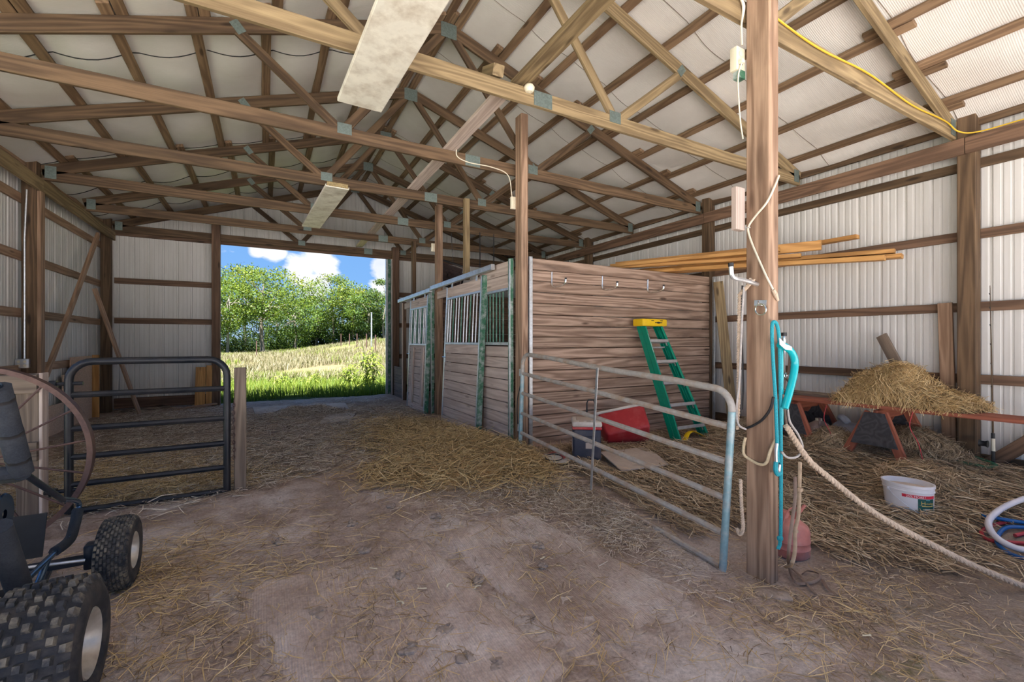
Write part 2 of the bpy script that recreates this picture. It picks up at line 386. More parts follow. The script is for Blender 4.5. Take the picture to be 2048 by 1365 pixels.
def dirt_floor():
    m, t = newmat('packed_dirt'); p = t.n('ShaderNodeNewGeometry').outputs['Position']
    a = t.noise(p, 1.1, 8, .65, .4); b = t.noise(p, 5.5, 8, .7, .5); f = t.noise(p, 55, 6, .7)
    c = t.ramp(a, [(0.34, (0.34, 0.25, 0.20)), (0.5, (0.53, 0.42, 0.36)), (0.62, (0.62, 0.525, 0.47))])
    c = t.mix(t.ramp(b, [(0.45, (0, 0, 0)), (0.7, (.75, .75, .75))]), c, rgb(0.27, 0.185, 0.135))
    wp = t.ramp(t.math('ADD', t.math('MULTIPLY', a, .55), t.math('MULTIPLY', t.noise(p, 2.3, 9, .72), .55)), [(0.565, (0, 0, 0)), (0.68, (1, 1, 1))])
    c = t.mix(t.math('MULTIPLY', wp, .75), c, rgb(0.72, 0.64, 0.595))
    # darker earth tone and algae on the right-hand side of the yard posts
    sp = t.n('ShaderNodeSeparateXYZ', {0: p}); X, Y = sp.outputs[0], sp.outputs[1]
    xr = t.n('ShaderNodeMapRange', {0: t.math('ADD', X, t.math('MULTIPLY', a, 1.2)), 1: 2.9, 2: 4.3}, interpolation_type='SMOOTHSTEP').outputs[0]
    c = t.mix(t.math('MULTIPLY', xr, .72), c, t.mix(b, rgb(0.13, 0.092, 0.06), rgb(0.30, 0.225, 0.165)))
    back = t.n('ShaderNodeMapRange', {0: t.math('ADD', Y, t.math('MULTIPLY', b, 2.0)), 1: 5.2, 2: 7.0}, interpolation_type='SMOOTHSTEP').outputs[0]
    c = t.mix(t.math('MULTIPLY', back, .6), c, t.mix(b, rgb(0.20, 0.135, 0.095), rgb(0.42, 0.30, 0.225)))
    al = t.n('ShaderNodeVectorMath', {0: p, 1: (2.55, 0.78, -.16)}, operation='DISTANCE').outputs['Value']
    alm = t.math('MULTIPLY', t.n('ShaderNodeMapRange', {0: al, 1: 1.0, 2: 0.1}).outputs[0], t.ramp(t.noise(p, 6, 7, .7), [(0.5, (0, 0, 0)), (0.66, (1, 1, 1))]))
    c = t.mix(t.math('MULTIPLY', alm, .75), c, rgb(0.15, 0.14, 0.03))
    c = t.mix(1.0, c, t.ramp(f, [(0.3, (.72, .72, .72)), (0.7, (1.25, 1.25, 1.25))]), 'MULTIPLY')
    h = t.math('ADD', t.math('MULTIPLY', b, 1.0), t.math('MULTIPLY', f, .45))
    finish(t, c, .92, 0, h, .75, .03, .15); return m
DIRT = dirt_floor()
def mat_rubber():
    m, t = newmat('dusty_ribbed_mat'); p = t.n('ShaderNodeTexCoord').outputs['Object']; ps = t.n('ShaderNodeNewGeometry').outputs['Position']
    wv = t.n('ShaderNodeTexWave', {'Scale': 26.0, 'Distortion': 1.2, 'Detail': 2.0}, bands_direction='X'); t.link(p, wv.inputs['Vector'])
    a = t.noise(ps, 1.6, 9, .68); f = t.noise(ps, 50, 5, .7)
    c = t.ramp(a, [(0.36, (0.35, 0.26, 0.21)), (0.52, (0.53, 0.425, 0.365)), (0.66, (0.70, 0.62, 0.575))])
    c = t.mix(t.math('MULTIPLY', wv.outputs['Fac'], .14), c, rgb(0.34, 0.25, 0.20))
    c = t.mix(1.0, c, t.ramp(f, [(0.3, (.75, .75, .75)), (0.7, (1.22, 1.22, 1.22))]), 'MULTIPLY')
    finish(t, c, .9, 0, t.math('ADD', wv.outputs['Fac'], t.math('MULTIPLY', a, 3.0)), .4, .008, .15); return m
MATR = mat_rubber()
def strawmat(name, cols, rough=.7):
    m, t = newmat(name); r = t.n('ShaderNodeSeparateXYZ', {0: grainv(t)}).outputs[0]
    c = t.ramp(r, [((i + .5) / len(cols), c) for i, c in enumerate(cols)])
    finish(t, c, rough, 0, None, spec=.25); return m
STRAW_GOLD = strawmat('golden_straw', [(0.25, 0.16, 0.075), (0.52, 0.36, 0.165), (0.72, 0.53, 0.26), (0.82, 0.65, 0.38)])
STRAW_GREY = strawmat('trampled_straw', [(0.22, 0.155, 0.10), (0.42, 0.32, 0.225), (0.68, 0.58, 0.46), (0.85, 0.78, 0.68)])
STRAW_BRN = strawmat('brown_hay', [(0.15, 0.10, 0.06), (0.34, 0.24, 0.145), (0.55, 0.41, 0.255), (0.76, 0.62, 0.43)])
def leafmat(name, cols, tr=.35):
    m, t = newmat(name); r = t.n('ShaderNodeSeparateXYZ', {0: grainv(t)}).outputs[0]
    c = t.ramp(r, [((i + .5) / len(cols), c) for i, c in enumerate(cols)])
    d = t.n('ShaderNodeBsdfPrincipled', {'Base Color': c, 'Roughness': .6, 'Specular IOR Level': .3})
    tl = t.n('ShaderNodeBsdfTranslucent', {'Color': t.mix(.4, c, rgb(0.25, 0.32, 0.03))})
    ms = t.n('ShaderNodeMixShader', {0: tr, 1: d.outputs[0], 2: tl.outputs[0]})
    t.link(ms.outputs[0], t.n('ShaderNodeOutputMaterial').inputs[0]); return m
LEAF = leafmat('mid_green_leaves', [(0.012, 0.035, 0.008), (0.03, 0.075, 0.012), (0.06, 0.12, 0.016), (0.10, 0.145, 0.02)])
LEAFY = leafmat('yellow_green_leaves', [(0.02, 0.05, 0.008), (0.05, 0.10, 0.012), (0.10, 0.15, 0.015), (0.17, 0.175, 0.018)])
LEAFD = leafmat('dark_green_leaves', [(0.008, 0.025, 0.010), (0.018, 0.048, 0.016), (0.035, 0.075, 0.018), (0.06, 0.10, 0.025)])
GRASS = leafmat('lush_grass', [(0.06, 0.11, 0.012), (0.11, 0.18, 0.02), (0.17, 0.23, 0.03), (0.25, 0.28, 0.06)], .5)
DRYG = leafmat('seeding_tan_grass', [(0.075, 0.08, 0.03), (0.135, 0.12, 0.06), (0.19, 0.165, 0.10), (0.24, 0.205, 0.145)], .2)
BARK = plain('grey_bark', (0.17, 0.15, 0.12), .9, 0, .35, 3, None, 0, .5)
def field_mat():
    m, t = newmat('field_ground'); p = t.n('ShaderNodeNewGeometry').outputs['Position']
    sp = t.n('ShaderNodeSeparateXYZ', {0: p}); n = t.noise(p, .22, 6, .65); n2 = t.noise(p, 1.6, 6, .7)
    yy = t.math('ADD', sp.outputs[1], t.math('MULTIPLY', n, 9.0))
    c = t.ramp(t.n('ShaderNodeMapRange', {0: yy, 1: 8.0, 2: 80.0}).outputs[0],
               [(0.0, (0.035, 0.06, 0.01)), (0.14, (0.045, 0.065, 0.012)), (0.22, (0.105, 0.09, 0.046)), (0.5, (0.115, 0.096, 0.05)), (0.66, (0.06, 0.075, 0.016)), (0.8, (0.05, 0.055, 0.016)), (1.0, (0.025, 0.03, 0.01))])
    fr = t.n('ShaderNodeMapRange', {0: sp.outputs[1], 1: 2.0, 2: -1.0}).outputs[0]
    c = t.mix(fr, c, rgb(0.60, 0.57, 0.545))  # pale ground added outside the unseen front to bounce light indoors
    c = t.mix(1.0, c, t.ramp(n2, [(0.3, (.7, .7, .7)), (0.7, (1.25, 1.25, 1.25))]), 'MULTIPLY')
    finish(t, c, .95, 0, n2, .4, .05, .1); return m
FIELD = field_mat()
# ================================================================== SETTING
XL, XR, RX = -2.50, 6.20, 1.85            # inner faces of the side plates, ridge
YB, YF = 11.10, -1.40                      # back wall sheet, unseen front end, left without a wall to let daylight in
ZT, ZRIDGE, HEEL = 3.38, 5.0, 0.19
TY = [1.81 + 1.524 * k for k in range(-2, 7)]   # truss planes, last one at the back wall
def ztop(x): return ZRIDGE - (ZRIDGE - ZT - HEEL) / (XR - RX) * abs(x - RX)
# ---- floor
xs = np.arange(-2.72, 6.43, 0.075); ys = np.arange(-1.5, 11.2, 0.085)
GX, GY = np.meshgrid(xs, ys); GZ = np.vectorize(g)(GX, GY)
GZ = GZ + rng.normal(0, .0035, GZ.shape)
V = np.stack([GX, GY, GZ], -1).reshape(-1, 3); nx, ny = len(xs), len(ys)
ii = np.arange(nx * ny).reshape(ny, nx)
F = np.stack([ii[:-1, :-1], ii[:-1, 1:], ii[1:, 1:], ii[1:, :-1]], -1).reshape(-1, 4)
fl = npmesh('floor', V, F, DIRT, label='packed dirt barn floor with pale worn patches', kind='structure')
for p in fl.data.polygons: p.use_smooth = True
# ---- land outside
def H(x, y):
    h = -0.22 if y < 2 else -0.22 + 0.19 * sm((y - 2) / 8)
    if y > 12: h += 1.75 * sm((x / y + 0.03) / 0.30) * sm((y - 18) / 42) + 0.05 * math.sin(x * .4) * math.sin(y * .3)
    if x < -6: h += 0.02 * (-6 - x) * .2
    return h
xs = np.array(sorted(list(np.linspace(-120, -6, 20)) + list(np.linspace(-5, 20, 51)) + list(np.linspace(22, 140, 20)) + [-2.75, 6.45]))
ys = np.array(sorted(list(np.linspace(-70, -3, 14)) + [-1.55, -1.45] + list(np.linspace(0, 10, 8)) + list(np.linspace(11.16, 40, 60)) + list(np.linspace(42, 150, 40))))
GX, GY = np.meshgrid(xs, ys); GZ = np.vectorize(H)(GX, GY)
inside = (GX > -2.6) & (GX < 6.3) & (GY > -1.5) & (GY < 11.1); GZ[inside] = -0.6
V = np.stack([GX, GY, GZ], -1).reshape(-1, 3); nx, ny = len(xs), len(ys); ii = np.arange(nx * ny).reshape(ny, nx)
F = np.stack([ii[:-1, :-1], ii[:-1, 1:], ii[1:, 1:], ii[1:, :-1]], -1).reshape(-1, 4)
fd = npmesh('field', V, F, FIELD, label='open field of dry and green grass outside the barn', kind='structure')
for p in fd.data.polygons: p.use_smooth = True

# ---- ribbed metal sheets (9 inch ribs), each sheet a part of its wall
RIB = 0.2286
def rib_profile(nr):
    pr = []
    for i in range(nr):
        b = i * RIB
        pr += [(b + .0, .0), (b + .012, .019), (b + .028, .019), (b + .040, .0), (b + .085, 0), (b + .092, .004), (b + .105, .004), (b + .112, 0), (b + .155, 0), (b + .162, .004), (b + .175, .004), (b + .182, 0)]
    pr.append((nr * RIB, 0)); return pr
def sheet(parent, origin, along, inward, zlo, zhi, nr=4, x_off=0.0):
    """zlo/zhi functions of distance along the wall"""
    mb = MB(); a = Vector(along); n = Vector(inward); o = Vector(origin); vs = []; pr = rib_profile(nr)
    for (s, d) in pr:
        p = o + a * s - n * d      # ribs point outwards, the flat is nearest
        for z in (zlo(s + x_off), zhi(s + x_off)): vs.append((p.x, p.y, z))
    fs = [(2 * i, 2 * i + 2, 2 * i + 3, 2 * i + 1) for i in range(len(pr) - 1)]
    mb.add(vs, fs)
    return obj('metal_sheet', mb, SIDING, parent)
def girt(parent, p0, p1, wd, h, mat=W_GIRT, name='girt'):
    return obj(name, MB().beam(p0, p1, wd, h), mat, parent)
wr = thing('wall_right', (6.38, 4.8, 0), 'cream ribbed metal side wall behind the hay bench', 'wall', kind='structure')
y = YF
while y < YB - .05:
    n = min(4, max(1, int((YB - y) / RIB + .3)))
    sheet(wr, (6.385, y, 0), (0, 1, 0), (-1, 0, 0), lambda s: -.1, lambda s: 3.62, n); y += n * RIB
for z in (.93, 1.67, 2.41, 3.13):
    for (a, b) in ((YF, 1.7), (1.7, 4.74), (4.74, 7.79), (7.79, YB - .05)):
        girt(wr, (6.36, a + .003, z), (6.36, b - .003, z), .038, .095, W_RED if z < 3 else W_DARK)
girt(wr, (6.36, YF, .08), (6.36, YB, .08), .038, .19, W_DARK, 'skirt_board')
girt(wr, (6.30, YF, 3.56), (6.30, YB, 3.56), .038, .12, W_DARK, 'eave_board')
wl = thing('wall_left', (-2.68, 8.5, 0), 'cream ribbed metal side wall with strand board patches', 'wall', kind='structure')
y = 5.486  # siding left off the unseen near bays to let daylight in
while y < YB - .05:
    n = min(4, max(1, int((YB - y) / RIB + .3))); sheet(wl, (-2.685, y, 0), (0, 1, 0), (1, 0, 0), lambda s: -.1, lambda s: 3.62, n); y += n * RIB
for z in (.97, 1.67, 2.38, 3.10):
    for (a, b) in ((5.5, 7.80), (7.80, YB - .12)):
        girt(wl, (-2.66, a + .003, z), (-2.66, b - .003, z), .038, .11, W_GIRT)
girt(wl, (-2.62, YF, 3.56), (-2.62, YB, 3.56), .038, .12, W_GIRT, 'eave_board')
for (a, b, zt) in ((9.22, 10.2, 1.07), (8.92, 9.22, .82), (7.98, 8.92, .42)):
    obj('strand_board_panel', MB().box((-2.60, (a + b) / 2, zt / 2 - .05), (.015, b - a - .006, zt + .1)), OSB, wl)
girt(wl, (-2.55, 10.2, 0), (-2.55, 10.2, 1.08), .05, .09, W_TRIM, 'strand_board_batten')
# back wall with the doorway
DX0, DX1, DZ = -0.80, 2.68, 3.33
wb = thing('wall_back', (1.8, YB, 0), 'ribbed metal gable wall around the big doorway', 'wall', kind='structure')
x = -2.70
while x < 6.38:
    zl = (lambda s, x=x: DZ + .05 if DX0 - .02 < x + s - .03 and x + s < DX1 + .02 else -.1)
    # split sheets at the door so that none straddles the opening
    if x < DX0 - .06 < x + 4 * RIB or x < DX1 + .06 < x + 4 * RIB:
        for k in range(4):
            xa = x + k * RIB; mid = xa + RIB / 2
            inn = DX0 - .06 < mid < DX1 + .06
            sheet(wb, (xa, YB, 0), (1, 0, 0), (0, -1, 0), (lambda s, i=inn: DZ + .05 if i else -.1), (lambda s, xa=xa: ztop(xa + s) + .1), 1)
    else:
        mid = x + 2 * RIB; inn = DX0 < mid < DX1
        sheet(wb, (x, YB, 0), (1, 0, 0), (0, -1, 0), (lambda s, i=inn: DZ + .05 if i else -.1), (lambda s, x=x: ztop(x + s) + .1), 4)
    x += 4 * RIB
for z in (.94, 1.71, 2.47):
    girt(wb, (-2.5, 11.06, z), (-.95, 11.06, z), .038, .11, W_RED)
    girt(wb, (2.88, 11.06, z), (6.34, 11.06, z), .038, .11, W_RED)
girt(wb, (-2.5, 11.05, .13), (-.95, 11.05, .13), .045, .20, W_RED, 'skirt_board')
girt(wb, (2.88, 11.05, .13), (6.34, 11.05, .13), .045, .20, W_DARK, 'skirt_board')
girt(wb, (-2.5, 11.06, 3.42), (6.34, 11.06, 3.42), .038, .18, W_RED, 'header_board')
# sliding leaf pushed open beyond the right jamb: only its green edge shows
dr = thing('door_1', (2.7, 11.22, 0), 'open sliding barn door with green edge trim', 'door', kind='structure')
mb = MB().box((4.35, 11.235, 1.65), (3.3, .03, 3.4)); obj('leaf', mb, SIDING, dr)
obj('edge_trim', MB().box((2.70, 11.215, 1.65), (.07, .09, 3.42)), GREENP, dr)
obj('edge_flashing', MB().box((2.645, 11.20, 1.65), (.05, .06, 3.42)), GALV, dr)

# ---- ceiling: white insulation sagging between the purlins, with its purlins and taped seams
PUR = [RX + s * (.07 + .575 * k) for k in range(8) for s in (-1, 1)]
ce = thing('ceiling', (RX, 4.8, ZT), 'white insulation blanket under the pitched roof', 'ceiling', kind='structure')
def roof_z(x, y, side):
    k = (abs(x - RX) - .07) / .575; fr = k - math.floor(k)
    by = (y - TY[0]) / 1.524; fb = by - math.floor(by)
    sag = 0.06 * math.sin(math.pi * fr) * (0.35 + 0.65 * math.sin(math.pi * fb)) * (1.3 if side < 0 else .6)
    rip = 0.012 * math.sin(2 * math.pi * (y / 1.22 + .3 * math.sin(3.0 * math.floor(k)))) * math.sin(math.pi * fr)
    return ztop(x) + .052 - sag + rip
for side in (-1, 1):
    xs = np.linspace(RX, XR + .18 if side > 0 else XL - .18, 90); ys = np.arange(YF, YB + .05, .08)
    GX, GY = np.meshgrid(xs, ys); GZ = np.vectorize(lambda a, b: roof_z(a, b, side))(GX, GY)
    V = np.stack([GX, GY, GZ], -1).reshape(-1, 3) - np.array(wloc(ce)); nx, ny = len(xs), len(ys); ii = np.arange(nx * ny).reshape(ny, nx)
    F = np.stack([ii[:-1, :-1], ii[:-1, 1:], ii[1:, 1:], ii[1:, :-1]], -1).reshape(-1, 4)
    o = npmesh('insulation_blanket', V, F, INSUL, parent=ce, kind='structure')
    for p in o.data.polygons: p.use_smooth = True
    # solid roof sheet above
    mb = MB(); xe = XR + .45 if side > 0 else XL - .45
    mb.quadpanel([(RX, YF - .3, ZRIDGE + .13), (RX, YB + .3, ZRIDGE + .13), (xe, YB + .3, ztop(xe) + .13), (xe, YF - .3, ztop(xe) + .13)], .02, (0, 0, 1))
    obj('roof_sheet', mb, GALV, ce)
    y = YF + .75
    while y < YB - .2:
        pts = [(xx, y + .015 * math.sin(xx * 5), roof_z(xx, y, side) - .004) for xx in np.linspace(RX + side * .05, XR + .12 if side > 0 else XL - .12, 60)]
        obj('taped_seam', MB().tube(pts, .006 if side < 0 else .003, 4), BLACKPL if side < 0 else W_GREY, ce); y += 1.22
SL = math.atan((ZRIDGE - ZT - HEEL) / (XR - RX))
segs = [(YF, TY[2] + .12), (TY[2] - .12, TY[4] + .12), (TY[4] - .12, TY[6] + .12), (TY[6] - .12, YB)]
for px in PUR:
    s = 1 if px > RX else -1
    for i, (a, b) in enumerate(segs):
        xo = px + (.046 if i % 2 else -.046)
        z = ztop(xo) + .02
        e = .06 * random.random()
        obj('purlin', MB().beam((xo, a - e * (i > 0), z), (xo, b + e * (i < 3), z), .089, .038, (s * math.sin(SL), 0, math.cos(SL))), W_PURLIN, ce)

# ================================================================== TIMBER FRAME
def post(name, x0, x1, y0, y1, z0, z1, mat, label, extra=None):
    t = thing(name, ((x0 + x1) / 2, (y0 + y1) / 2, z0), label, 'post')
    obj('shaft', MB().beam(((x0 + x1) / 2, (y0 + y1) / 2, z0), ((x0 + x1) / 2, (y0 + y1) / 2, z1), x1 - x0, y1 - y0, (0, 1, 0), .006), mat, t)
    return t
for y, lab in ((1.65, 'dark wall post beside the hay bench'), (4.70, 'dark wall post behind the lumber rack and stall corner'), (7.75, 'dark wall post beyond the first stall'), (10.80, 'dark corner post at the far end of the stalls')):
    post('wall_post', XR, XR + .14, y, y + .14, -.2, 3.70, W_DARK, lab)
for y, lab in ((7.77, 'dark wall post with conduit and outlet box'), (10.80, 'dark corner post behind the leaning brace boards'), (-1.3, 'wall post at the open front corner'), (1.65, 'unseen post in the bays left open for daylight'), (4.70, 'unseen post near the spoked iron wheel, bay left open for daylight')):
    t = post('wall_post', XL - .14, XL, y, y + .14, -.2, 3.66, W_DARK, lab)
    if y == 7.77:
        obj('facing_board', MB().beam((XL + .019, y + .06, 0), (XL + .019, y + .06, 3.36), .038, .12, (0, 1, 0)), W_GIRT, t)
post('wall_post', XR, XR + .14, -1.3, -1.16, -.2, 3.7, W_DARK, 'wall post at the open front corner of the sided wall')
tj = post('door_post', DX0 - .15, DX0, 10.86, 11.0, -.1, 3.75, W_RED, 'timber post framing the doorway beside the boarded corner')
tj2 = post('door_post', DX1 + .03, DX1 + .19, 10.86, 11.0, -.1, 3.60, W_RED, 'timber post framing the doorway on the stall side')
obj('lath', MB().beam((DX1 + .01, 10.85, 0), (DX1 + .01, 10.85, 3.3), .02, .02, (0, 1, 0)), W_PALE, tj2)
main_post = thing('yard_post', (2.75, 1.70, g(2.75, 1.7)), 'tall weathered timber post hung with ropes and a tie ring', 'post')
obj('shaft', MB().beam((2.7475, 1.70, g(2.75, 1.7) - .05), (2.7475, 1.70, 4.45), .095, .155, (0, 1, 0), .007), W_POST, main_post)
stall_post = thing('stall_post', (2.75, 4.72, -.05), 'tall timber post at the stall corner beside the galvanised gate', 'post')
obj('shaft', MB().beam((2.7475, 4.717, -.1), (2.7475, 4.717, 4.07), .095, .155, (0, 1, 0), .006), W_POST, stall_post)
mid_post = post('stall_post', 2.70, 2.80, 7.62, 7.775, -.1, 3.77, W_POST, 'dark timber post between the two stall doorways')
post('stall_brace_post', 2.66, 2.75, 6.29, 6.36, 2.26, 3.50, W_LIGHT, 'yellowish short post standing above the first sliding door')
post('stall_brace_post', 2.74, 2.82, 9.30, 9.41, 2.2, 3.44, W_DARK, 'dark short post standing above the second sliding door')
# carrier plates
for i, (a, b) in enumerate(((YF, 1.72), (1.72, 4.77), (4.77, 7.82), (7.82, 10.95))):
    nm = ['nearest the open front', 'above the hay bench', 'above the first stall', 'above the second stall'][i]
    obj('carrier_plate', MB().beam((XR - .022, a + .003, 3.29), (XR - .022, b - .003, 3.29), .04, .165), W_RED, None, 'reddish plate carrying the truss ends ' + nm, 'beam')
for i, (a, b) in enumerate(((YF, 1.72), (1.72, 4.77), (4.77, 7.84), (7.84, 10.95))):
    nm = ['nearest the open front', 'over the rusty wheel bay', 'ending at the outlet post', 'reaching the back corner'][i]
    obj('carrier_plate', MB().beam((XL + .022, a + .003, 3.29), (XL + .022, b - .003, 3.29), .04, .165), W_LIGHT, None, 'pale plate on the left side ' + nm, 'beam')

# ---- roof trusses
def gusset(parent, x, z, y, wd, h, ang=0):
    M = Matrix.Rotation(ang, 4, 'Y')
    mb = MB(); n = max(3, int(wd / .012))
    # pressed teeth read as vertical ribs
    for k in range(n):
        xa = -wd / 2 + wd * k / n
        mb.box((xa + wd / n / 2, 0, 0), (wd / n * .72, .004, h))
    mb.box((0, .001, 0), (wd, .0015, h))
    mb.xform(Matrix.Translation((x, y, z)) @ M)
    obj('gusset_plate', mb, PLATE, parent)
def truss(y, label, mat):
    t = thing('roof_truss', (RX, y, ZT), label, 'roof truss')
    th = .038; jx = 1.135; ux = 2.07; up = (0, 1, 0)
    cxs = RX + .30
    obj('bottom_chord', MB().beam((XL + .01, y, ZT + .07), (XR - .01, y, ZT + .07), th, .14, (0, 0, 1)), mat, t)
    for s in (-1, 1):
        e = XR if s > 0 else XL
        zo = -.074
        obj('top_chord', MB().beam((RX, y, ztop(RX) + zo), (e + s * .0, y, ztop(e) + zo), th, .14, (0, 0, 1)), mat, t)
        obj('web', MB().beam((RX + s * .05, y, ztop(RX) - .13), (RX + s * jx, y, ZT + .12), .036, .089, (0, 0, 1)), mat, t)
        obj('web', MB().beam((RX + s * ux, y, ztop(RX + ux) - .12), (RX + s * (jx + .06), y, ZT + .12), .036, .089, (0, 0, 1)), mat, t)
        gusset(t, RX + s * jx, ZT + .12, y - .022, .14, .11)
        gusset(t, RX + s * ux, ztop(RX + ux) - .09, y - .022, .08, .12, R(40) * s)
        gusset(t, e - s * .09, ZT + .11, y - .022, .11, .16)
    gusset(t, RX, ZRIDGE - .11, y - .022, .19, .17)
    gusset(t, cxs, ZT + .07, y - .022, .19, .13)
    return t
TL = ['truss over the open front edge', 'truss just inside the open front', 'pale truss meeting the tall rope-hung post', 'pale yellow truss holding the stained near light', 'brown truss meeting the stall corner post', 'brown truss holding the farther light fixture', 'brown truss over the stall divider post', 'dark truss one bay before the doorway', 'dark truss against the back gable wall']
for i, y in enumerate(TY):
    truss(y, TL[i], W_LIGHT if i in (2, 3) else (W_DARK if i > 3 else W_LIGHT))
# runner lying along the tops of the bottom chords
obj('bracing_runner', MB().beam((1.97, -1.2, 3.62), (1.95, 3.42, 3.58), .14, .045), W_LIGHT, None, 'pale bracing plank on top of the nearest truss chords', 'beam')
obj('bracing_runner', MB().beam((1.86, 3.46, 3.545), (1.93, 10.9, 3.545), .14, .04), W_PALE, None, 'grey bracing plank running on to the doorway gable', 'beam')
obj('chord_block', MB().beam((1.70, 3.30, 3.575), (1.70, 3.52, 3.66), .10, .09, (0, 0, 1)), W_LIGHT, None, 'short wood block on the yellow truss chord', 'wood block')
o = MB(); o.lathe([(0.001, -.035), (.03, -.03), (.045, -.01), (.048, .01), (.035, .03), (.001, .04)], 10, (1.995, 3.295, 3.50))
obj('wasp_nest', o, IVORY, None, 'crumbly wasp nest under the end of the bracing plank', 'nest')

# ---- long light fixtures
def fixture(x0, x1, y0, y1, wd, z, label, seam):
    t = thing('light_fixture', ((x0 + x1) / 2, (y0 + y1) / 2, z), label, 'light fixture')
    a = Vector((x0, y0, z)); b = Vector((x1, y1, z)); m = a.lerp(b, seam)
    for (p, q) in ((a, m), (m + (b - a).normalized() * .004, b)):
        obj('cover', MB().beam(p, q, wd, .012, (0, 0, 1), .003), FIXT, t)
    sd = (b - a).normalized().cross(Vector((0, 0, 1)))
    for s in (-1, 1): obj('side_lip', MB().beam(a + sd * s * wd / 2 + Vector((0, 0, .012)), b + sd * s * wd / 2 + Vector((0, 0, .012)), .006, .03), FIXT, t)
    obj('end_cap', MB().beam(a - sd * wd * .46 + Vector((0, .004, .035)), a + sd * wd * .46 + Vector((0, .004, .035)), .01, .055), FIXR, t)
    obj('end_cap', MB().beam(b - sd * wd * .46 + Vector((0, -.004, .035)), b + sd * wd * .46 + Vector((0, -.004, .035)), .01, .055), FIXR, t)
    obj('housing', MB().beam(a + Vector((0, .02, .035)), b + Vector((0, -.02, .035)), wd * .8, .045), FIXT, t)
    return t
fixture(.80, .71, 1.55, 3.96, .36, 3.325, 'large stained light fixture hung under the pale truss', .14)
fixture(.83, .71, 6.20, 8.58, .285, 3.325, 'slim yellowed light fixture farther toward the doorway', .58)
# ================================================================== STALLS
def vz(x, y, z): return Vector((x, y, z))
# end wall of the first stall, facing the yard
ew = thing('stall_end_wall', (4.6, 4.72, -.03), 'plank stall wall with three wall hooks behind the green ladder', 'partition')
z = -.03
hs = [.14] * 15 + [.135, .145]
for k, h in enumerate(hs):
    jit = random.uniform(-.003, .003)
    obj('plank', MB().beam((2.875, 4.722 + jit, z + h / 2), (6.29, 4.722 + jit, z + h / 2), .038, h - (.008 if k not in (15,) else .002), (0, 0, 1), .009), W_STALL, ew); z += h
ZW = z
obj('edge_channel', MB().beam((2.862, 4.70, -.06), (2.862, 4.70, ZW + .01), .05, .035, (0, 1, 0)), GALV, ew)
obj('edge_channel', MB().beam((6.29, 4.69, -.06), (6.29, 4.69, ZW), .03, .05, (0, 1, 0)), GALV, ew)
obj('back_cleat', MB().beam((2.86, 4.75, -.06), (2.86, 4.75, ZW + .02), .06, .03, (0, 1, 0)), W_STALL, ew)
# divider between the stalls, inside
dv = thing('stall_divider', (4.6, 7.70, 0), 'dark plank divider between the two stalls', 'partition')
for k in range(15):
    obj('plank', MB().beam((2.80, 7.70, .07 + .145 * k), (6.2, 7.70, .07 + .145 * k), .038, .141), W_STALLD, dv)
rw = thing('stall_lining', (6.1, 6.2, 0), 'dark plank lining along the outer side of the first stall', 'partition')
for k in range(10):
    obj('plank', MB().beam((6.17, 4.76, .07 + .145 * k), (6.17, 7.67, .07 + .145 * k), .038, .141), W_STALLD, rw)
# front of the first stall
fr = thing('grilled_partition', (2.67, 5.2, -.03), 'fixed stall front panel with partial green grille beside corner post', 'stall front')
for k in range(9):
    obj('plank', MB().beam((2.68, 4.83, .04 + .143 * k), (2.68, 5.62, .04 + .143 * k), .038, .135, (0, 0, 1), .007), W_PALE, fr)
for k in range(2):
    obj('header_plank', MB().beam((2.68, 4.83, 2.07 + .17 * k), (2.68, 5.75, 2.07 + .17 * k), .038, .165), W_PALE, fr)
obj('track_header', MB().beam((2.70, 5.77, 2.16), (2.70, 7.60, 2.13), .03, .13), W_PALE, None, 'pale header plank behind the near stall door track', 'plank')
obj('sill_channel', MB().beam((2.665, 4.83, 1.285), (2.665, 5.62, 1.285), .05, .04), GALV, fr)
obj('top_channel', MB().beam((2.665, 4.83, 1.97), (2.665, 5.62, 1.97), .05, .035), GALV, fr)
obj('corner_channel', MB().beam((2.66, 4.835, -.05), (2.66, 4.835, 2.34), .05, .055, (0, 1, 0)), GREENP, fr)
obj('corner_flange', MB().beam((2.635, 4.82, -.05), (2.635, 4.82, 2.33), .012, .03, (0, 1, 0)), GALV, fr)
for k in range(6):
    obj('grille_bar', MB().tube([(2.68, 5.07 + .095 * k, 1.29), (2.68, 5.07 + .095 * k, 1.97)], .0115, 8), GREENS, fr)
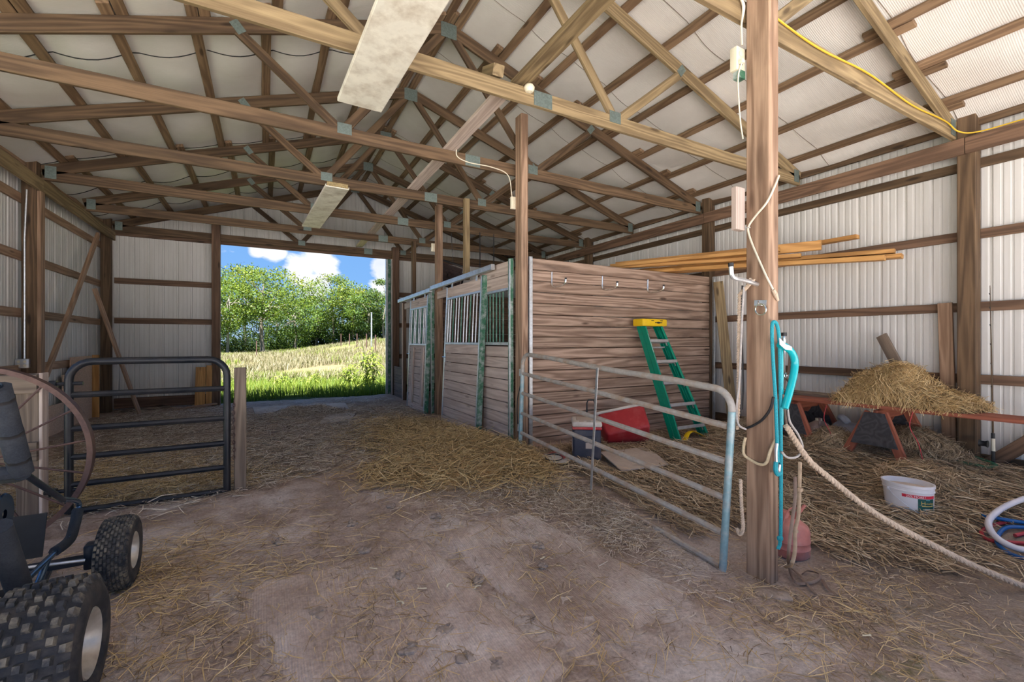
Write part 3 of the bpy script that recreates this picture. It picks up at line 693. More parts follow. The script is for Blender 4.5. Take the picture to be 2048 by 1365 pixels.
def sliding_door(y0, y1, xt, xb, zb, zt, label, bat, zmid=1.27, nb=12):
    """y0 near edge, y1 far edge; hangs from the track, foot swung out"""
    t = thing('sliding_stall_door', (xb, (y0 + y1) / 2, zb), label, 'stall door')
    def q(y, zz, out=0.0): return Vector((xt + (xb - xt) * (zt - zz) / (zt - zb) - out, y, zz))
    upv = (q(0, 1) - q(0, 0)).normalized()
    n = 9; hh = (zmid - zb) / n
    for k in range(n):
        zz = zb + hh * (k + .5); obj('plank', MB().beam(q(y0 + .03, zz), q(y1 - .02, zz), .03, hh - .008, upv, .007), W_PALE, t)
    obj('top_plank', MB().beam(q(y0 + .03, zt - .085), q(y1 - .02, zt - .085), .03, .165, upv), W_PALE, t)
    obj('near_stile', MB().beam(q(y0, zb - .01, -.01), q(y0, zt + .03, -.01), .07, .06, (0, 1, 0)), GREENP, t)
    obj('stile_lip', MB().beam(q(y0 + .026, zb, .027), q(y0 + .026, zt + .02, .027), .006, .03, (0, 1, 0)), GALV, t)
    obj('far_stile', MB().beam(q(y1, zb), q(y1, zt), .05, .035, (0, 1, 0)), GALV, t)
    obj('mid_channel', MB().beam(q(y0 + .03, zmid + .012, .004), q(y1 - .01, zmid + .012, .004), .045, .032, upv), GALV, t)
    obj('upper_channel', MB().beam(q(y0 + .03, zt - .185, .004), q(y1 - .01, zt - .185, .004), .045, .032, upv), GALV, t)
    for k in range(nb):
        y = y0 + .09 + (y1 - y0 - .15) * k / (nb - 1)
        obj('grille_bar', MB().tube([q(y, zmid + .02), q(y, zt - .19)], .012, 8), GALV if k % 3 else GREENS, t)
    for y in (y0 + .2, y1 - .22):
        r = obj('hanger', MB().beam(q(y, zt - .02, .02), q(y, zt + .07, .02), .012, .05, (0, 1, 0)), GALV, t)
        obj('roller', MB().lathe([(.0, -.012), (.03, -.012), (.03, .012), (.0, .012)], 12, q(y, zt + .06, .0), 'X'), RUST, r)
    lt = obj('latch', MB().beam(q(y1 - .06, .98, .028), q(y1 - .06, 1.12, .028), .012, .03, (0, 1, 0)), GALV, t)
    obj('latch_bolt', MB().tube([q(y1 - .13, 1.06, .04), q(y1 + .03, 1.06, .04)], .008, 6), CHROME, lt)
    if bat:
        for y in (y0 + .18, y1 - .32): obj('batten', MB().beam(q(y, zb + .12, .035), q(y, zmid - .04, .035), .03, .13, (0, 1, 0)), W_PALE, t)
    return t
sliding_door(5.54, 6.90, 2.63, 2.53, -.02, 2.19, 'near sliding stall door with barred top, foot swung outward', False)
sliding_door(7.83, 8.95, 2.62, 2.54, .0, 2.14, 'far sliding stall door with two vertical battens', True, 1.24, 11)
obj('door_track', MB().beam((2.595, 5.20, 2.285), (2.595, 7.66, 2.26), .055, .075, (0, 0, 1), .006), GALV, None, 'galvanised track above the near stall door', 'door track')
obj('door_track', MB().beam((2.595, 7.68, 2.235), (2.595, 9.86, 2.20), .055, .075, (0, 0, 1), .006), GALV, None, 'galvanised track above the battened far stall door', 'door track')
f2 = thing('open_stall_partition', (2.67, 8.8, 0), 'open frame of the far stall beside the doorway', 'stall front')
obj('track_header', MB().beam((2.70, 7.83, 2.12), (2.70, 9.74, 2.08), .03, .13), W_PALE, None, 'pale header plank behind the far stall door track', 'plank')
obj('end_stud', MB().beam((2.70, 9.80, -.05), (2.70, 9.80, 2.18), .07, .09, (0, 1, 0)), W_RED, f2)
obj('stud_lath', MB().beam((2.655, 9.78, -.02), (2.655, 9.78, 2.16), .02, .03, (0, 1, 0)), W_PALE, f2)
obj('post_channel', MB().beam((2.665, 7.80, -.05), (2.665, 7.80, 2.24), .05, .05, (0, 1, 0)), GREENP, f2)
obj('post_flange', MB().beam((2.635, 7.785, -.05), (2.635, 7.785, 2.24), .012, .04, (0, 1, 0)), GALV, f2)
for k in range(4): obj('kick_plank', MB().beam((2.75, 9.86, .05 + .19 * k), (2.75, 10.84, .05 + .19 * k), .035, .185), W_STALLD, f2)
obj('inner_channel', MB().beam((2.86, 7.45, -.05), (2.86, 7.45, 2.1), .03, .04, (0, 1, 0)), GALV, f2)

# black mesh fan hanging above the far stall
fn = thing('box_fan', (3.05, 8.05, 2.35), 'black box fan tilted above the stall divider', 'fan')
M = Matrix.Translation((3.10, 8.0, 2.58)) @ Euler((R(-12), R(14), R(-6))).to_matrix().to_4x4()
fp = [(-.22, 0, -.22), (.22, 0, -.22), (.24, 0, -.18), (.24, 0, .20), (.2, 0, .24), (-.2, 0, .24), (-.24, 0, .2), (-.24, 0, -.2)]
mb = MB().tube([M @ Vector(p) for p in fp], .022, 6, closed=True); obj('frame', mb, BLACKPL, fn)
mb = MB()
for k in range(17):
    a = -.22 + .44 * k / 16
    mb.tube([M @ Vector((a, -.01, -.21)), M @ Vector((a, -.01, .22))], .0035, 4); mb.tube([M @ Vector((-.22, -.01, a)), M @ Vector((.22, -.01, a))], .0035, 4)
obj('grille', mb, RUST, fn)
mb = MB().rbox((0, 0, 0), (.12, .1, .12), .02); mb.xform(M @ Matrix.Translation((0, .05, 0))); obj('motor', mb, BLACKPL, fn)
mb = MB().box((0, 0, 0), (.46, .01, .46)); mb.xform(M @ Matrix.Translation((0, .09, 0))); obj('back_cover', mb, W_TEALG, fn)
mb = MB().tube([M @ Vector((0, 0, .24)), Vector((3.08, 7.93, 3.36))], .006, 5); obj('hanging_cord', mb, BLACKPL, fn)

# ---- wall hooks
for i, (px, py, lab) in enumerate(((1104, 545, 'steel wall hook nearest the stall corner post'), (1205, 553, 'steel wall hook in the middle of the row'), (1296, 560, 'steel wall hook above the yellow ladder top'))):
    a = P(px, py, Y=4.685); t = thing('wall_hook', a, lab, 'hook')
    y0 = 4.690
    pts = [(a.x, y0, a.z), (a.x, y0, a.z - .15), (a.x, y0 - .03, a.z - .185), (a.x, y0 - .10, a.z - .195), (a.x + .005, y0 - .22, a.z - .19), (a.x + .008, y0 - .275, a.z - .17), (a.x + .01, y0 - .285, a.z - .12)]
    obj('bent_rod', MB().tube(bez(pts, 30), .0125, 8), CHROME, t)
    obj('tip_cap', MB().tube([(a.x + .01, y0 - .285, a.z - .125), (a.x + .011, y0 - .287, a.z - .105)], .0145, 8), BLACKPL, t)

# ================================================================== GATES
def lp(a, b, t): return a + (b - a) * t
gt = thing('tube_gate', (2.60, 3.2, -.08), 'muddy galvanised tube gate between the stall post and yard post', 'gate')
FB, NB = vz(2.615, 4.53, .005), vz(2.585, 1.86, -.165)
ax = (NB - FB).normalized(); upg = vz(0, 0, 1) - ax * ax.z; upg.normalize()
upg = (upg + vz(0, 0, 0)).normalized()
GL = (NB - FB).length; HG = 1.17
def gp(s, h): return FB + ax * s + upg * h
cr = .13
def corner(s0, h0, ds, dh, n=6):
    return [gp(s0 + ds * (1 - math.cos(k * math.pi / 2 / n)), h0 + dh * math.sin(k * math.pi / 2 / n)) for k in range(n + 1)]
top = [gp(.0, .03)] + corner(0, HG - cr, cr, cr) + [gp(GL * f, HG + .006 * math.sin(f * 9)) for f in (.2, .4, .6, .8)]
top += [gp(GL - cr * math.cos(k * math.pi / 12) - .0 if False else GL - cr + cr * math.sin(k * math.pi / 12), HG - cr + cr * math.cos(k * math.pi / 12)) for k in range(0, 7)]
obj('frame_tube', MB().tube(top, .0235, 10), GATEM, gt)
obj('end_tube', MB().tube([gp(GL, HG - cr), gp(GL, .5), gp(GL, -.02)], .024, 10), GATEB, gt)
obj('far_end_tube', MB().tube([gp(.0, HG - cr - .1), gp(0, -.01)], .0245, 10), GATEB, gt)
for i, h in enumerate((.025, .245, .475, .71, .94)):
    obj('rail', MB().tube([gp(.02, h), gp(GL * .5, h + .004), gp(GL - .02, h)], .0215, 8), GATEM, gt)
sb = (4.53 - 3.18)
obj('brace_strip', MB().beam(gp(sb, .0) - vz(.024, 0, 0), gp(sb + .02, HG) - vz(.024, 0, 0), .006, .028, (0, 1, 0)), GALV, gt)
for h in (.3, .95):
    hg = obj('hinge', MB().tube([gp(-.02, h + .04), gp(-.02, h - .04)], .030, 8), GALV, gt)
obj('gate_chain_cord', MB().tube(bez([gp(-.02, .85), gp(-.05, .6) - vz(.03, 0, 0), gp(-.03, .3) - vz(.02, 0, 0), gp(.0, .12)], 20), .006, 5), BLACKPL, gt)

bg_ = thing('black_gate', (-.77, 4.53, .03), 'black tube gate closing the strawed pen', 'gate')
x0, x1, yb = -1.285, -.285, 4.53; zb_, zt_ = .04, 1.165; cr = .14
path = [vz(x0, yb, zb_ - .01), vz(x0, yb, .6)] + [vz(x0 + cr - cr * math.cos(a), yb, zt_ - cr + cr * math.sin(a)) for a in [k * math.pi / 12 for k in range(7)]] + [vz((x0 + x1) / 2, yb, zt_)] + [vz(x1 - cr + cr * math.sin(a), yb, zt_ - cr + cr * math.cos(a)) for a in [k * math.pi / 12 for k in range(7)]] + [vz(x1, yb, .6), vz(x1, yb, zb_ - .01)]
obj('frame_tube', MB().tube(path, .0275, 10), BLACKP, bg_)
for z in (.04, .24, .445, .66, .915):
    obj('rail', MB().tube([(x0, yb, z), (x1, yb, z)], .023, 8), BLACKP, bg_)
for z in (1.0, .2):
    hb = obj('hinge_bolt', MB().tube([(x0 - .17, yb, z), (x0 + .08, yb, z)], .014, 8), BLACKP, bg_)
    obj('hinge_nut', MB().lathe([(0, -.02), (.03, -.02), (.03, .02), (0, .02)], 6, (x0 - .085, yb, z), 'X'), BLACKP, hb)
ch = thing('gate_chain', (-.235, 4.5, .35), 'short chain hanging on the pen gate latch post', 'chain')
for k in range(16):
    c = Vector((-.232, 4.515, .80 - .032 * k)); pts = []
    for a in range(8):
        an = 2 * math.pi * a / 8; d = Vector((math.cos(an) * .009 * (k % 2), math.cos(an) * .009 * (1 - k % 2), math.sin(an) * .021)); pts.append(c + d)
    obj('link', MB().tube(pts, .0035, 5, closed=True), RUST, ch)
t = thing('pen_post', (-.19, 4.6, g(-.19, 4.6) - .05), 'short grey wooden post holding the black gate chain', 'post')
obj('shaft', MB().beam((-.19, 4.595, -.08), (-.19, 4.595, 1.085), .09, .09, (0, 1, 0), .006), W_GREY, t)
pf = thing('pen_fence', (-1.9, 4.55, 0), 'grey plank pen frame carrying the black gate hinges', 'fence')
obj('hinge_post', MB().beam((-1.50, 4.56, -.1), (-1.50, 4.56, 1.08), .12, .10, (0, 1, 0), .006), W_GREY, pf)
obj('hinge_post_lit_side', MB().beam((-1.43, 4.56, -.1), (-1.43, 4.56, 1.085), .02, .11, (0, 1, 0)), W_PALE, pf)  # pale slab paints in the lit right side of the post
for z in (1.01, .52): obj('rail_plank', MB().beam((-2.48, 4.49, z), (-1.44, 4.49, z), .04, .135), W_GREY, pf)
[obj('back_board', MB().beam((-2.4 + .2 * k, 4.64, -.05), (-2.4 + .2 * k, 4.64, .98 - .03 * (k % 2)), .19, .02, (0, 1, 0)), W_GIRT, pf) for k in range(4)]

# ---- loose boards about the back corner
def board(p0, p1, wd, th, up, mat, label, cat='board', name='board'):
    return obj(name, MB().beam(p0, p1, wd, th, up), mat, None, label, cat)
board(P(196, 470, X=-2.44), P(92, 752, X=-2.46), .04, .09, (0, 1, .3), W_GIRT, 'long diagonal brace board on the sided wall by the outlet')
board(P(189, 578, X=-2.36), onfloor(280, 832) + vz(0, 0, .01), .03, .085, (.3, 1, 0), W_GIRT, 'leaning board standing in the back corner')
board((-1.14, 10.80, .02), (-1.12, 10.83, .80), .02, .17, (1, 0, 0), W_TRIM, 'wide orange board standing against the door post')
board((-.99, 10.79, .02), (-.98, 10.82, .83), .02, .10, (1, 0, 0), W_TRIM, 'narrow orange board standing against the door post')
board((-1.5, 10.3, g(-1.5, 10.3) + .02), (-.85, 10.65, .07), .10, .03, (0, 0, 1), W_GIRT, 'short board lying on the straw by the door post')
board((-2.3, 10.62, g(-2.3, 10.35) + .02), (-1.6, 10.70, .06), .09, .03, (0, 0, 1), W_GREY, 'grey board lying along the back corner')
# outlet box and conduit on the left wall post
ob = thing('outlet_box', P(46, 728, Y=7.74), 'grey outlet box with conduit on the wall post', 'outlet')
c = P(46, 728, Y=7.745)
obj('box', MB().rbox((c.x, 7.735, c.z), (.125, .05, .115), .008, 2), GALV, ob)
for dx in (-.028, .028):
    for dz in (-.024, .024): obj('socket', MB().lathe([(0, -.004), (.016, -.004), (.016, .0), (0, .001)], 10, (c.x + dx, 7.709, c.z + dz), 'Y'), IVORY, ob)
obj('conduit', MB().tube([(c.x + .01, 7.755, c.z + .05), (c.x + .01, 7.755, 2.6), (c.x + .03, 7.755, 3.2)], .011, 8), GALV, ob)

# concrete and plank threshold in the doorway
mb = MB().quadpanel([onfloor(510, 832), onfloor(700, 824), P(690, 809, Z=.05), P(505, 818, Z=.05)], .03, (0, 0, 1)); obj('threshold_slab', mb, CONC, None, 'pale concrete slab lying in the doorway', 'slab')
p = onfloor(735, 840); mb = MB().quadpanel([onfloor(640, 852), onfloor(700, 848), onfloor(712, 830), onfloor(655, 834)], .035, (0, 0, 1)); obj('threshold_slab', mb, CONC, None, 'smaller straw-dusted slab inside the doorway', 'slab')
# rubber mats showing through the dirt of the yard
def floor_mat(pxs, label, rz):
    q = [onfloor(*p) for p in pxs]
    N = 14; mb = MB(); vs = []; fs = []
    for i in range(N + 1):
        for j in range(N + 1):
            u, v = i / N, j / N; p = (q[0] * (1 - u) + q[1] * u) * (1 - v) + (q[3] * (1 - u) + q[2] * u) * v
            e = min(u, 1 - u, v, 1 - v); vs.append((p.x, p.y, g(p.x, p.y) + (.010 + .006 * math.sin(7 * u + 3 * v) if e > 0 else -.012)))
    for i in range(N):
        for j in range(N): a = i * (N + 1) + j; fs.append((a, a + 1, a + N + 2, a + N + 1))
    mb.add(vs, fs, None, True); o = obj('floor_mat', mb, MATR, None, label, 'mat', 'dust-covered mats in the yard'); return o
floor_mat([(860, 1062), (1045, 1018), (1400, 1190), (1180, 1345)], 'dusty ribbed rubber mat with straw tufts before the gate', 0)
floor_mat([(450, 1180), (850, 1066), (1170, 1350), (700, 1600)], 'dusty ribbed rubber mat in the middle of the yard', 0)

# switch boxes and cords up by the stalls
for (x, y, z, lab) in ((2.675, 4.80, 3.02, 'ivory switch box on the stall corner post'), (2.675, 7.79, 3.02, 'ivory switch box on the post between the stalls')):
    t = thing('switch_box', vz(x, y, z), lab, 'switch')
    obj('box', MB().rbox((x, y, z), (.07, .035, .15), .006, 2), IVORY, t); obj('lever', MB().box((x, y - .02, z), (.01, .012, .025)), WIRE, t)
obj('chord_cable', MB().tube(bez([vz(1.93, 4.80, 3.55), vz(1.95, 4.828, 3.46), vz(2.1, 4.83, 3.42), vz(2.4, 4.83, 3.42), vz(2.62, 4.83, 3.36), vz(2.67, 4.82, 3.10)], 40), .006, 5), WIRE, None, 'cream cable draped along the truss to the stall switch', 'cable')
for (x, y, lab) in ((3.65, 7.875, 'short hanging strap above the far stall with a hook'), (3.95, 7.875, 'longer hanging strap above the far stall')):
    t = thing('hanging_strap', vz(x, y, 2.9), lab, 'strap'); obj('webbing', MB().tube([(x, y, 3.43), (x, y, 2.75)], .012, 5, flat=.3), BLACKPL, t); obj('hook', MB().tube(bez([(x, y, 2.75), (x + .02, y, 2.70), (x, y, 2.67), (x - .02, y, 2.69)], 8), .006, 5), RUST, t)
# ================================================================== THINGS
def textmesh(s, size):
    cu = bpy.data.curves.new('t', 'FONT'); cu.body = s; cu.size = size; cu.extrude = 0; cu.resolution_u = 2
    o = bpy.data.objects.new('t', cu); C.objects.link(o); dg = bpy.context.evaluated_depsgraph_get()
    me = bpy.data.meshes.new_from_object(o.evaluated_get(dg)); vs = [v.co.copy() for v in me.vertices]; fs = [tuple(p.vertices) for p in me.polygons]
    bpy.data.objects.remove(o); bpy.data.curves.remove(cu); bpy.data.meshes.remove(me)
    return vs, fs
def rope3(pts, r, pitch=.05, n=6, dens=.012):
    """three laid strands round a path"""
    pts = [Vector(p) for p in pts]; fine = []; L = 0
    for a, b in zip(pts[:-1], pts[1:]):
        k = max(1, int((b - a).length / dens))
        for j in range(k): fine.append(a.lerp(b, j / k))
    fine.append(pts[-1]); out = MB(); Ls = [0]
    for a, b in zip(fine[:-1], fine[1:]): Ls.append(Ls[-1] + (b - a).length)
    for st in range(3):
        path = []
        for i, p in enumerate(fine):
            t = (fine[min(i + 1, len(fine) - 1)] - fine[max(i - 1, 0)]).normalized()
            nn = t.cross(Vector((.3, .2, 1))).normalized(); bb = t.cross(nn); a = 2 * math.pi * (Ls[i] / pitch + st / 3)
            path.append(p + (nn * math.cos(a) + bb * math.sin(a)) * r * .5)
        out.tube(path, r * .56, n)
    return out

# ---- green step ladder leaning on the stall wall
ld = thing('step_ladder', (4.85, 3.9, -.05), 'green fibreglass step ladder with yellow top, leaning closed', 'ladder')
TLc, BLc = vz(4.72, 4.50, 1.53), vz(4.85, 3.86, -.06)     # centre line of the front rails
def rail(s, f, off=0.0, back=0.0):
    hw = .165 + (.285 - .165) * f
    p = TLc.lerp(BLc, f); return p + vz(s * hw + off, back, 0)
axl = (BLc - TLc).normalized()
for s in (-1, 1):
    for (nm, back) in (('front_rail', 0.0), ('rear_rail', .085)):
        mb = MB(); a, b = rail(s, 0, 0, back), rail(s, 1.0, 0, back); d = (b - a).normalized()
        mb.beam(a, b, .012, .075, vz(0, 1, .35), .002)
        for e in (-1, 1): mb.beam(a + vz(-s * .012, 0, 0) + vz(0, .033 * e, .012 * e), b + vz(-s * .012, 0, 0) + vz(0, .033 * e, .012 * e), .03, .009, vz(0, 1, .35), .002)
        rl = obj(nm, mb, LADG, ld)
        if s < 0 and nm == 'front_rail':
            f0 = rail(s, .03) + vz(-.008, -.04, 0)
            def stick(fa, fb, m, name, w_=.04):
                pa, pb = rail(s, fa), rail(s, fb); obj(name, MB().beam(pa + vz(0.004, -.041, -.012), pb + vz(.004, -.041, -.012), w_ * .35, .003, vz(0, 1, .35), 0), m, rl)
            stick(.06, .22, WHITEL, 'warning_label'); stick(.24, .27, GREENP, 'round_label'); stick(.28, .37, BLUEL, 'brand_label'); stick(.62, .72, BLUEL, 'oval_badge')
    cst = TLc.lerp(BLc, .855); mb = MB().tube(bez([cst + vz(s * .02, -.03, -.02), cst + vz(s * .10, -.04, -.05), rail(s, .94, -s * .05, -.04), rail(s, 1.0, -s * .02, -.03)], 16), .034, 8, flat=.25); obj('foot_brace', mb, LADY, ld)
    mb = MB().rbox(rail(s, 1.0, 0, 0), (.04, .09, .05), .008, 2); obj('foot', mb, BLACKPL, ld)
for k in range(5):
    f = .135 + .175 * k
    a, b = rail(-1, f, .01), rail(1, f, -.01)
    st = obj('step', MB().beam(a, b, .085, .042, (0, .25, 1)), ALU, ld)
    for s_, p in ((-1, a), (1, b)):
        obj('step_bracket', MB().beam(p + vz(-s_ * .03, -.02, -.01), p + vz(-s_ * .005, -.02, -.06), .006, .018, (0, 1, 0)), GALV, st)
obj('spreader_bar', MB().beam(rail(-1, .19, .01, .08), rail(1, .19, -.01, .08), .05, .02, (0, .2, 1)), ALU, ld)
cp = MB().rbox(TLc + vz(0, .03, .045), (.47, .19, .10), .015, 2); co = obj('top_cap', cp, LADY, ld)
for a in np.linspace(-.05, .12, 2):
    obj('cap_slot', MB().box(TLc + vz(float(a), -.066, .072), (.05, .004, .01)), BLKL, co)
mb = MB(); mb.lathe([(.0, 0), (.03, 0), (.03, .002), (.0, .002)], 12, TLc + vz(.065, -.067, .045), 'Y', .45, 1.3); mb.box(TLc + vz(.065, -.066, .045), (.14, .003, .012))
obj('cap_tool_mark', mb, BLKL, co)

# ---- coolers
cn_ = onfloor(1178, 922)
c1 = thing('wheeled_cooler', cn_, 'navy wheeled cooler with dusty white and red lid', 'cooler')
M = Matrix.Translation(cn_ + vz(.0, .05, 0)) @ Matrix.Rotation(R(-35), 4, 'Z')
def part(nm, mb, m, t): mb.xform(M); return obj(nm, mb, m, t)
mb = MB().rbox((0, 0, .19), (.30, .34, .36), .03, 3)
part('body', mb, NAVY, c1)
part('red_band', MB().rbox((0, 0, .375), (.315, .355, .03), .01, 2), REDC, c1)
part('lid', MB().rbox((0, .01, .415), (.32, .36, .06), .022, 3), DUSTYW, c1)
part('lid_recess', MB().rbox((0, .03, .446), (.22, .22, .01), .004, 1), CARD, c1)
for dx in (-.06, .02): part('cup_holder', MB().rbox((dx, -.14, .447), (.05, .04, .006), .002, 1), CARD, c1)
part('side_handle', MB().tube(bez([(-.09, -.172, .27), (-.08, -.195, .28), (.08, -.195, .28), (.09, -.172, .27)], 12), .011, 6), NAVY, c1)
part('front_badge', MB().box((.03, -.172, .19), (.09, .004, .06)), CARD, c1)
part('side_badge', MB().box((-.152, .0, .17), (.004, .13, .13)), CARD, c1)
for s in (-1, 1): part('wheel', MB().lathe([(0, -.02), (.045, -.02), (.055, -.01), (.055, .01), (.045, .02), (0, .02)], 14, (s * .13, .165, .055), 'X'), BLACKPL, c1)
hd = part('pull_handle', MB().tube([(.02, .19, .3), (.02, .19, .60), (.035, .19, .635), (.095, .19, .635), (.11, .19, .60), (.11, .19, .3)], .009, 8), BLACKPL, c1)
cn2 = onfloor(1252, 897)
c2 = thing('tipped_cooler', cn2, 'red cooler tipped on its side next to the navy cooler', 'cooler')
M = Matrix.Translation(cn2 + vz(.07, .10, .225)) @ Euler((R(-50), R(-12), R(-30))).to_matrix().to_4x4()
mb = MB().rbox((0, 0, 0), (.60, .36, .34), .035, 3)
for i, v in enumerate(mb.v):      # body tapers to its base
    k = .90 + .10 * (v[2] / .16 + 1) / 2; mb.v[i] = (v[0] * k, v[1] * k, v[2])
part('body', mb, REDC, c2)
part('white_rim', MB().rbox((0, 0, .175), (.62, .38, .035), .015, 2), DUSTYW, c2)
part('inner_lining', MB().rbox((0, 0, .188), (.50, .27, .012), .005, 1), DUSTYW, c2)
part('base_rib', MB().box((0, 0, -.162), (.42, .03, .01)), REDC, c2)
for s in (-1, 1): part('side_handle', MB().tube([(s * .27, -.09, .10), (s * .30, -.09, .09), (s * .30, .09, .09), (s * .27, .09, .10)], .011, 6), DUSTYW, c2)
# flat things before the coolers
q = [onfloor(*p) + vz(0, 0, .06) for p in ((1200, 918), (1243, 957), (1337, 943), (1288, 907))]
obj('flat_board', MB().quadpanel([q[0], q[1], q[2], q[2].lerp(q[3], .5) + vz(.06, .05, 0), q[3]], .012, (0, 0, 1)), CARD, None, 'flat grey-tan board with a rounded end lying by the coolers', 'board')
q = [onfloor(*p) + vz(0, 0, .05) for p in ((1085, 921), (1118, 910), (1146, 926), (1132, 938), (1100, 936))]
fb = thing('feed_bag', onfloor(1115, 925), 'crumpled red and white feed bag on the floor by the gate', 'bag')
mb = MB(); c = sum(q, Vector()) / 5 + vz(0, 0, .05); mb.add(q + [c], [(i, (i + 1) % 5, 5) for i in range(5)], None, True); obj('white_sheet', mb, DUSTYW, fb)
mb = MB(); qq = [p.lerp(c, .30) + vz(0, 0, .012) for p in q]; mb.add(qq + [c + vz(0, 0, .01)], [(i, (i + 1) % 5, 5) for i in range(3)], None, True); obj('red_panel', mb, REDC, fb)
cc = onfloor(1108, 932); obj('rubber_ring', MB().tube([cc + vz(.10 * math.cos(a), .07 * math.sin(a), .085 + .015 * math.sin(a)) for a in np.linspace(0, 2 * math.pi, 20)[:-1]], .005, 5, closed=True), BLACKPL, None, 'thin black ring lying on the red feed bag', 'ring')

# ---- lumber laid over the stall wall
lum = [((1805, 513), 6.00, 1352, 0, .14, .045, 'lowest wide orange plank'), ((1790, 503), 5.97, 1345, 1.0, .10, .045, 'second orange board just above the lowest'), ((1643, 491), 5.80, 1318, 2.6, .05, .115, 'blunt thick orange board with square end'), ((1715, 474), 6.05, 1400, 3.6, .10, .045, 'topmost orange board reaching highest'), ((1602, 512), 5.62, 1300, 1.1, .09, .045, 'short orange board tucked among the others'), ((1770, 517), 5.75, 1330, .0, .11, .05, 'orange board under the front edge of the stack'), ((1560, 500), 5.45, 1296, 1.9, .10, .045, 'shortest orange board at the inner side')]
for i, ((px, py), X, wx, lay, wd, hh, lab) in enumerate(lum):
    N_ = P(px, py, X=X); W_ = P(wx, 540, Y=4.72); W_.z = ZW + .026 + .046 * lay
    obj('lumber_board', MB().beam(N_, W_ + (W_ - N_) * .35, wd, hh, (0, 0, 1)), W_TRIM, None, lab + ' laid over the stall wall', 'board', 'orange boards over the stall wall')
# planks standing about
board(vz(6.17, 4.52, 2.24), vz(5.98, 4.12, .0), .14, .04, (.6, .5, 0), W_LIGHT, 'pale plank leaning beside the end of the stall wall', name='leaning_plank')
board(P(1890, 607, X=6.305), vz(6.29, 1.865, .02), .038, .115, (0, 1, 0), W_GIRT, 'upright plank standing beside the dark wall post', name='leaning_plank')
board(P(1763, 672, X=6.25), P(1826, 790, X=6.10), .11, .03, (1, 0, .2), W_GREY, 'grey plank end sticking up behind the hay pile', name='leaning_plank')
board(vz(6.28, 1.60, .07), vz(6.28, 1.02, .68), .03, .12, (0, .6, .8), W_RED, 'slanting plank rising from the foot of the wall post', name='leaning_plank')

# ---- hay bench: planks on two sawhorses
def ptop(y): return .655 + (3.3 - y) * .008
board(vz(5.58, 3.32, ptop(3.3) - .02), vz(5.60, 1.16, ptop(1.16) - .02), .28, .038, (0, 0, 1), W_REDP, 'worn red bench plank along the front under the hay', 'plank', 'bench_plank')
board(vz(5.88, 3.40, ptop(3.3) + .005), vz(5.90, 1.75, ptop(1.9) - .0), .27, .045, (0, 0, 1), W_GREY, 'grey bench plank at the back under the hay', 'plank', 'bench_plank')
def sawhorse(y, label):
    t = thing('sawhorse', (5.72, y, g(5.6, y)), label, 'sawhorse'); zt = ptop(y) - .045
    obj('beam', MB().beam((5.44, y, zt - .05), (6.02, y, zt - .05), .045, .09), W_REDP, t)
    for x in (5.46, 6.0):
        for s in (-1, 1):
            yb2 = y + s * .27; obj('leg', MB().beam((x, y + s * .055, zt - .03), (x + (-.05 if x < 5.7 else .04), yb2, g(x, yb2) - .03), .04, .085, (0, 1, 0)), W_REDP, t)
        zz = zt - .10
        xo = x - .028 if x < 5.7 else x + .028
        obj('gusset_board', MB().quadpanel([(xo - .012, y - .085, zt - .03), (xo - .012, y + .085, zt - .03), (xo - .03, y + .20, zt - .36), (xo - .03, y - .20, zt - .36)], .012, (-1, 0, 0)), W_TEALG, t)
    return t
sawhorse(2.18, 'red sawhorse with black end boards under the hay pile')
sawhorse(3.02, 'red sawhorse nearer the stall wall, behind the yard post')
# fishing rod
fr_ = thing('fishing_rod', vz(6.12, 1.52, .1), 'slim fishing rod standing against the wall beside the post', 'fishing rod')
a, b = P(1987, 925, X=6.12), P(1980, 572, X=6.24)
obj('blank', MB().tube([a.lerp(b, k / 12) for k in range(13)], [.009 - .0065 * k / 12 for k in range(13)], 6), W_DARK, fr_)
obj('handle', MB().tube([a + vz(0, 0, -.02), a.lerp(b, .16)], .014, 8), BLACKPL, fr_)
obj('grip', MB().tube([a.lerp(b, .06), a.lerp(b, .13)], .0155, 8), IVORY, fr_)
obj('reel', MB().lathe([(0, -.03), (.035, -.03), (.025, -.01), (.025, .015), (.035, .03), (0, .03)], 12, a.lerp(b, .1) + vz(-.06, .05, .0), 'Y'), BLACKPL, fr_)
for k in (.3, .42, .55, .66, .77, .87, .95):
    p = a.lerp(b, k); obj('line_guide', MB().tube([p + vz(-.012 - .01 * math.cos(q_), .01 * math.sin(q_) * .4, .010 * math.sin(q_)) for q_ in np.linspace(0, 2 * math.pi, 9)[:-1]], .002, 4, closed=True), BLACKPL, fr_)

# ---- odds and ends under and by the bench
p = onfloor(1628, 888); jg = thing('jug', p, 'squat stained jug under the bench beside the red leg', 'jug')
obj('body', MB().lathe([(.02, -.02), (.12, -.01), (.14, .05), (.14, .14), (.11, .2), (.05, .235), (.03, .24)], 14, p + vz(.2, .05, .0), 'Z', 1.1, .8), JUGP, jg)
obj('cap', MB().lathe([(.035, 0), (.035, .03), (0, .03)], 12, p + vz(.2, .05, .235)), IVORY, jg)
obj('grip', MB().tube(bez([p + vz(.12, .0, .18), p + vz(.08, -.02, .24), p + vz(.16, .02, .27)], 10), .012, 6), JUGP, jg)
p = onfloor(1690, 893); sk = thing('sack', p, 'pale grey plastic sack heaped under the bench', 'sack')
mb = MB().rbox(p + vz(.35, .05, .10), (.30, .42, .24), .09, 4)
mb.v = [(v[0] + .03 * math.sin(v[1] * 30), v[1] + .02 * math.sin(v[2] * 31), v[2] + .03 * math.sin(v[0] * 23 + v[1] * 17)) for v in mb.v]; obj('body', mb, BAGW, sk)
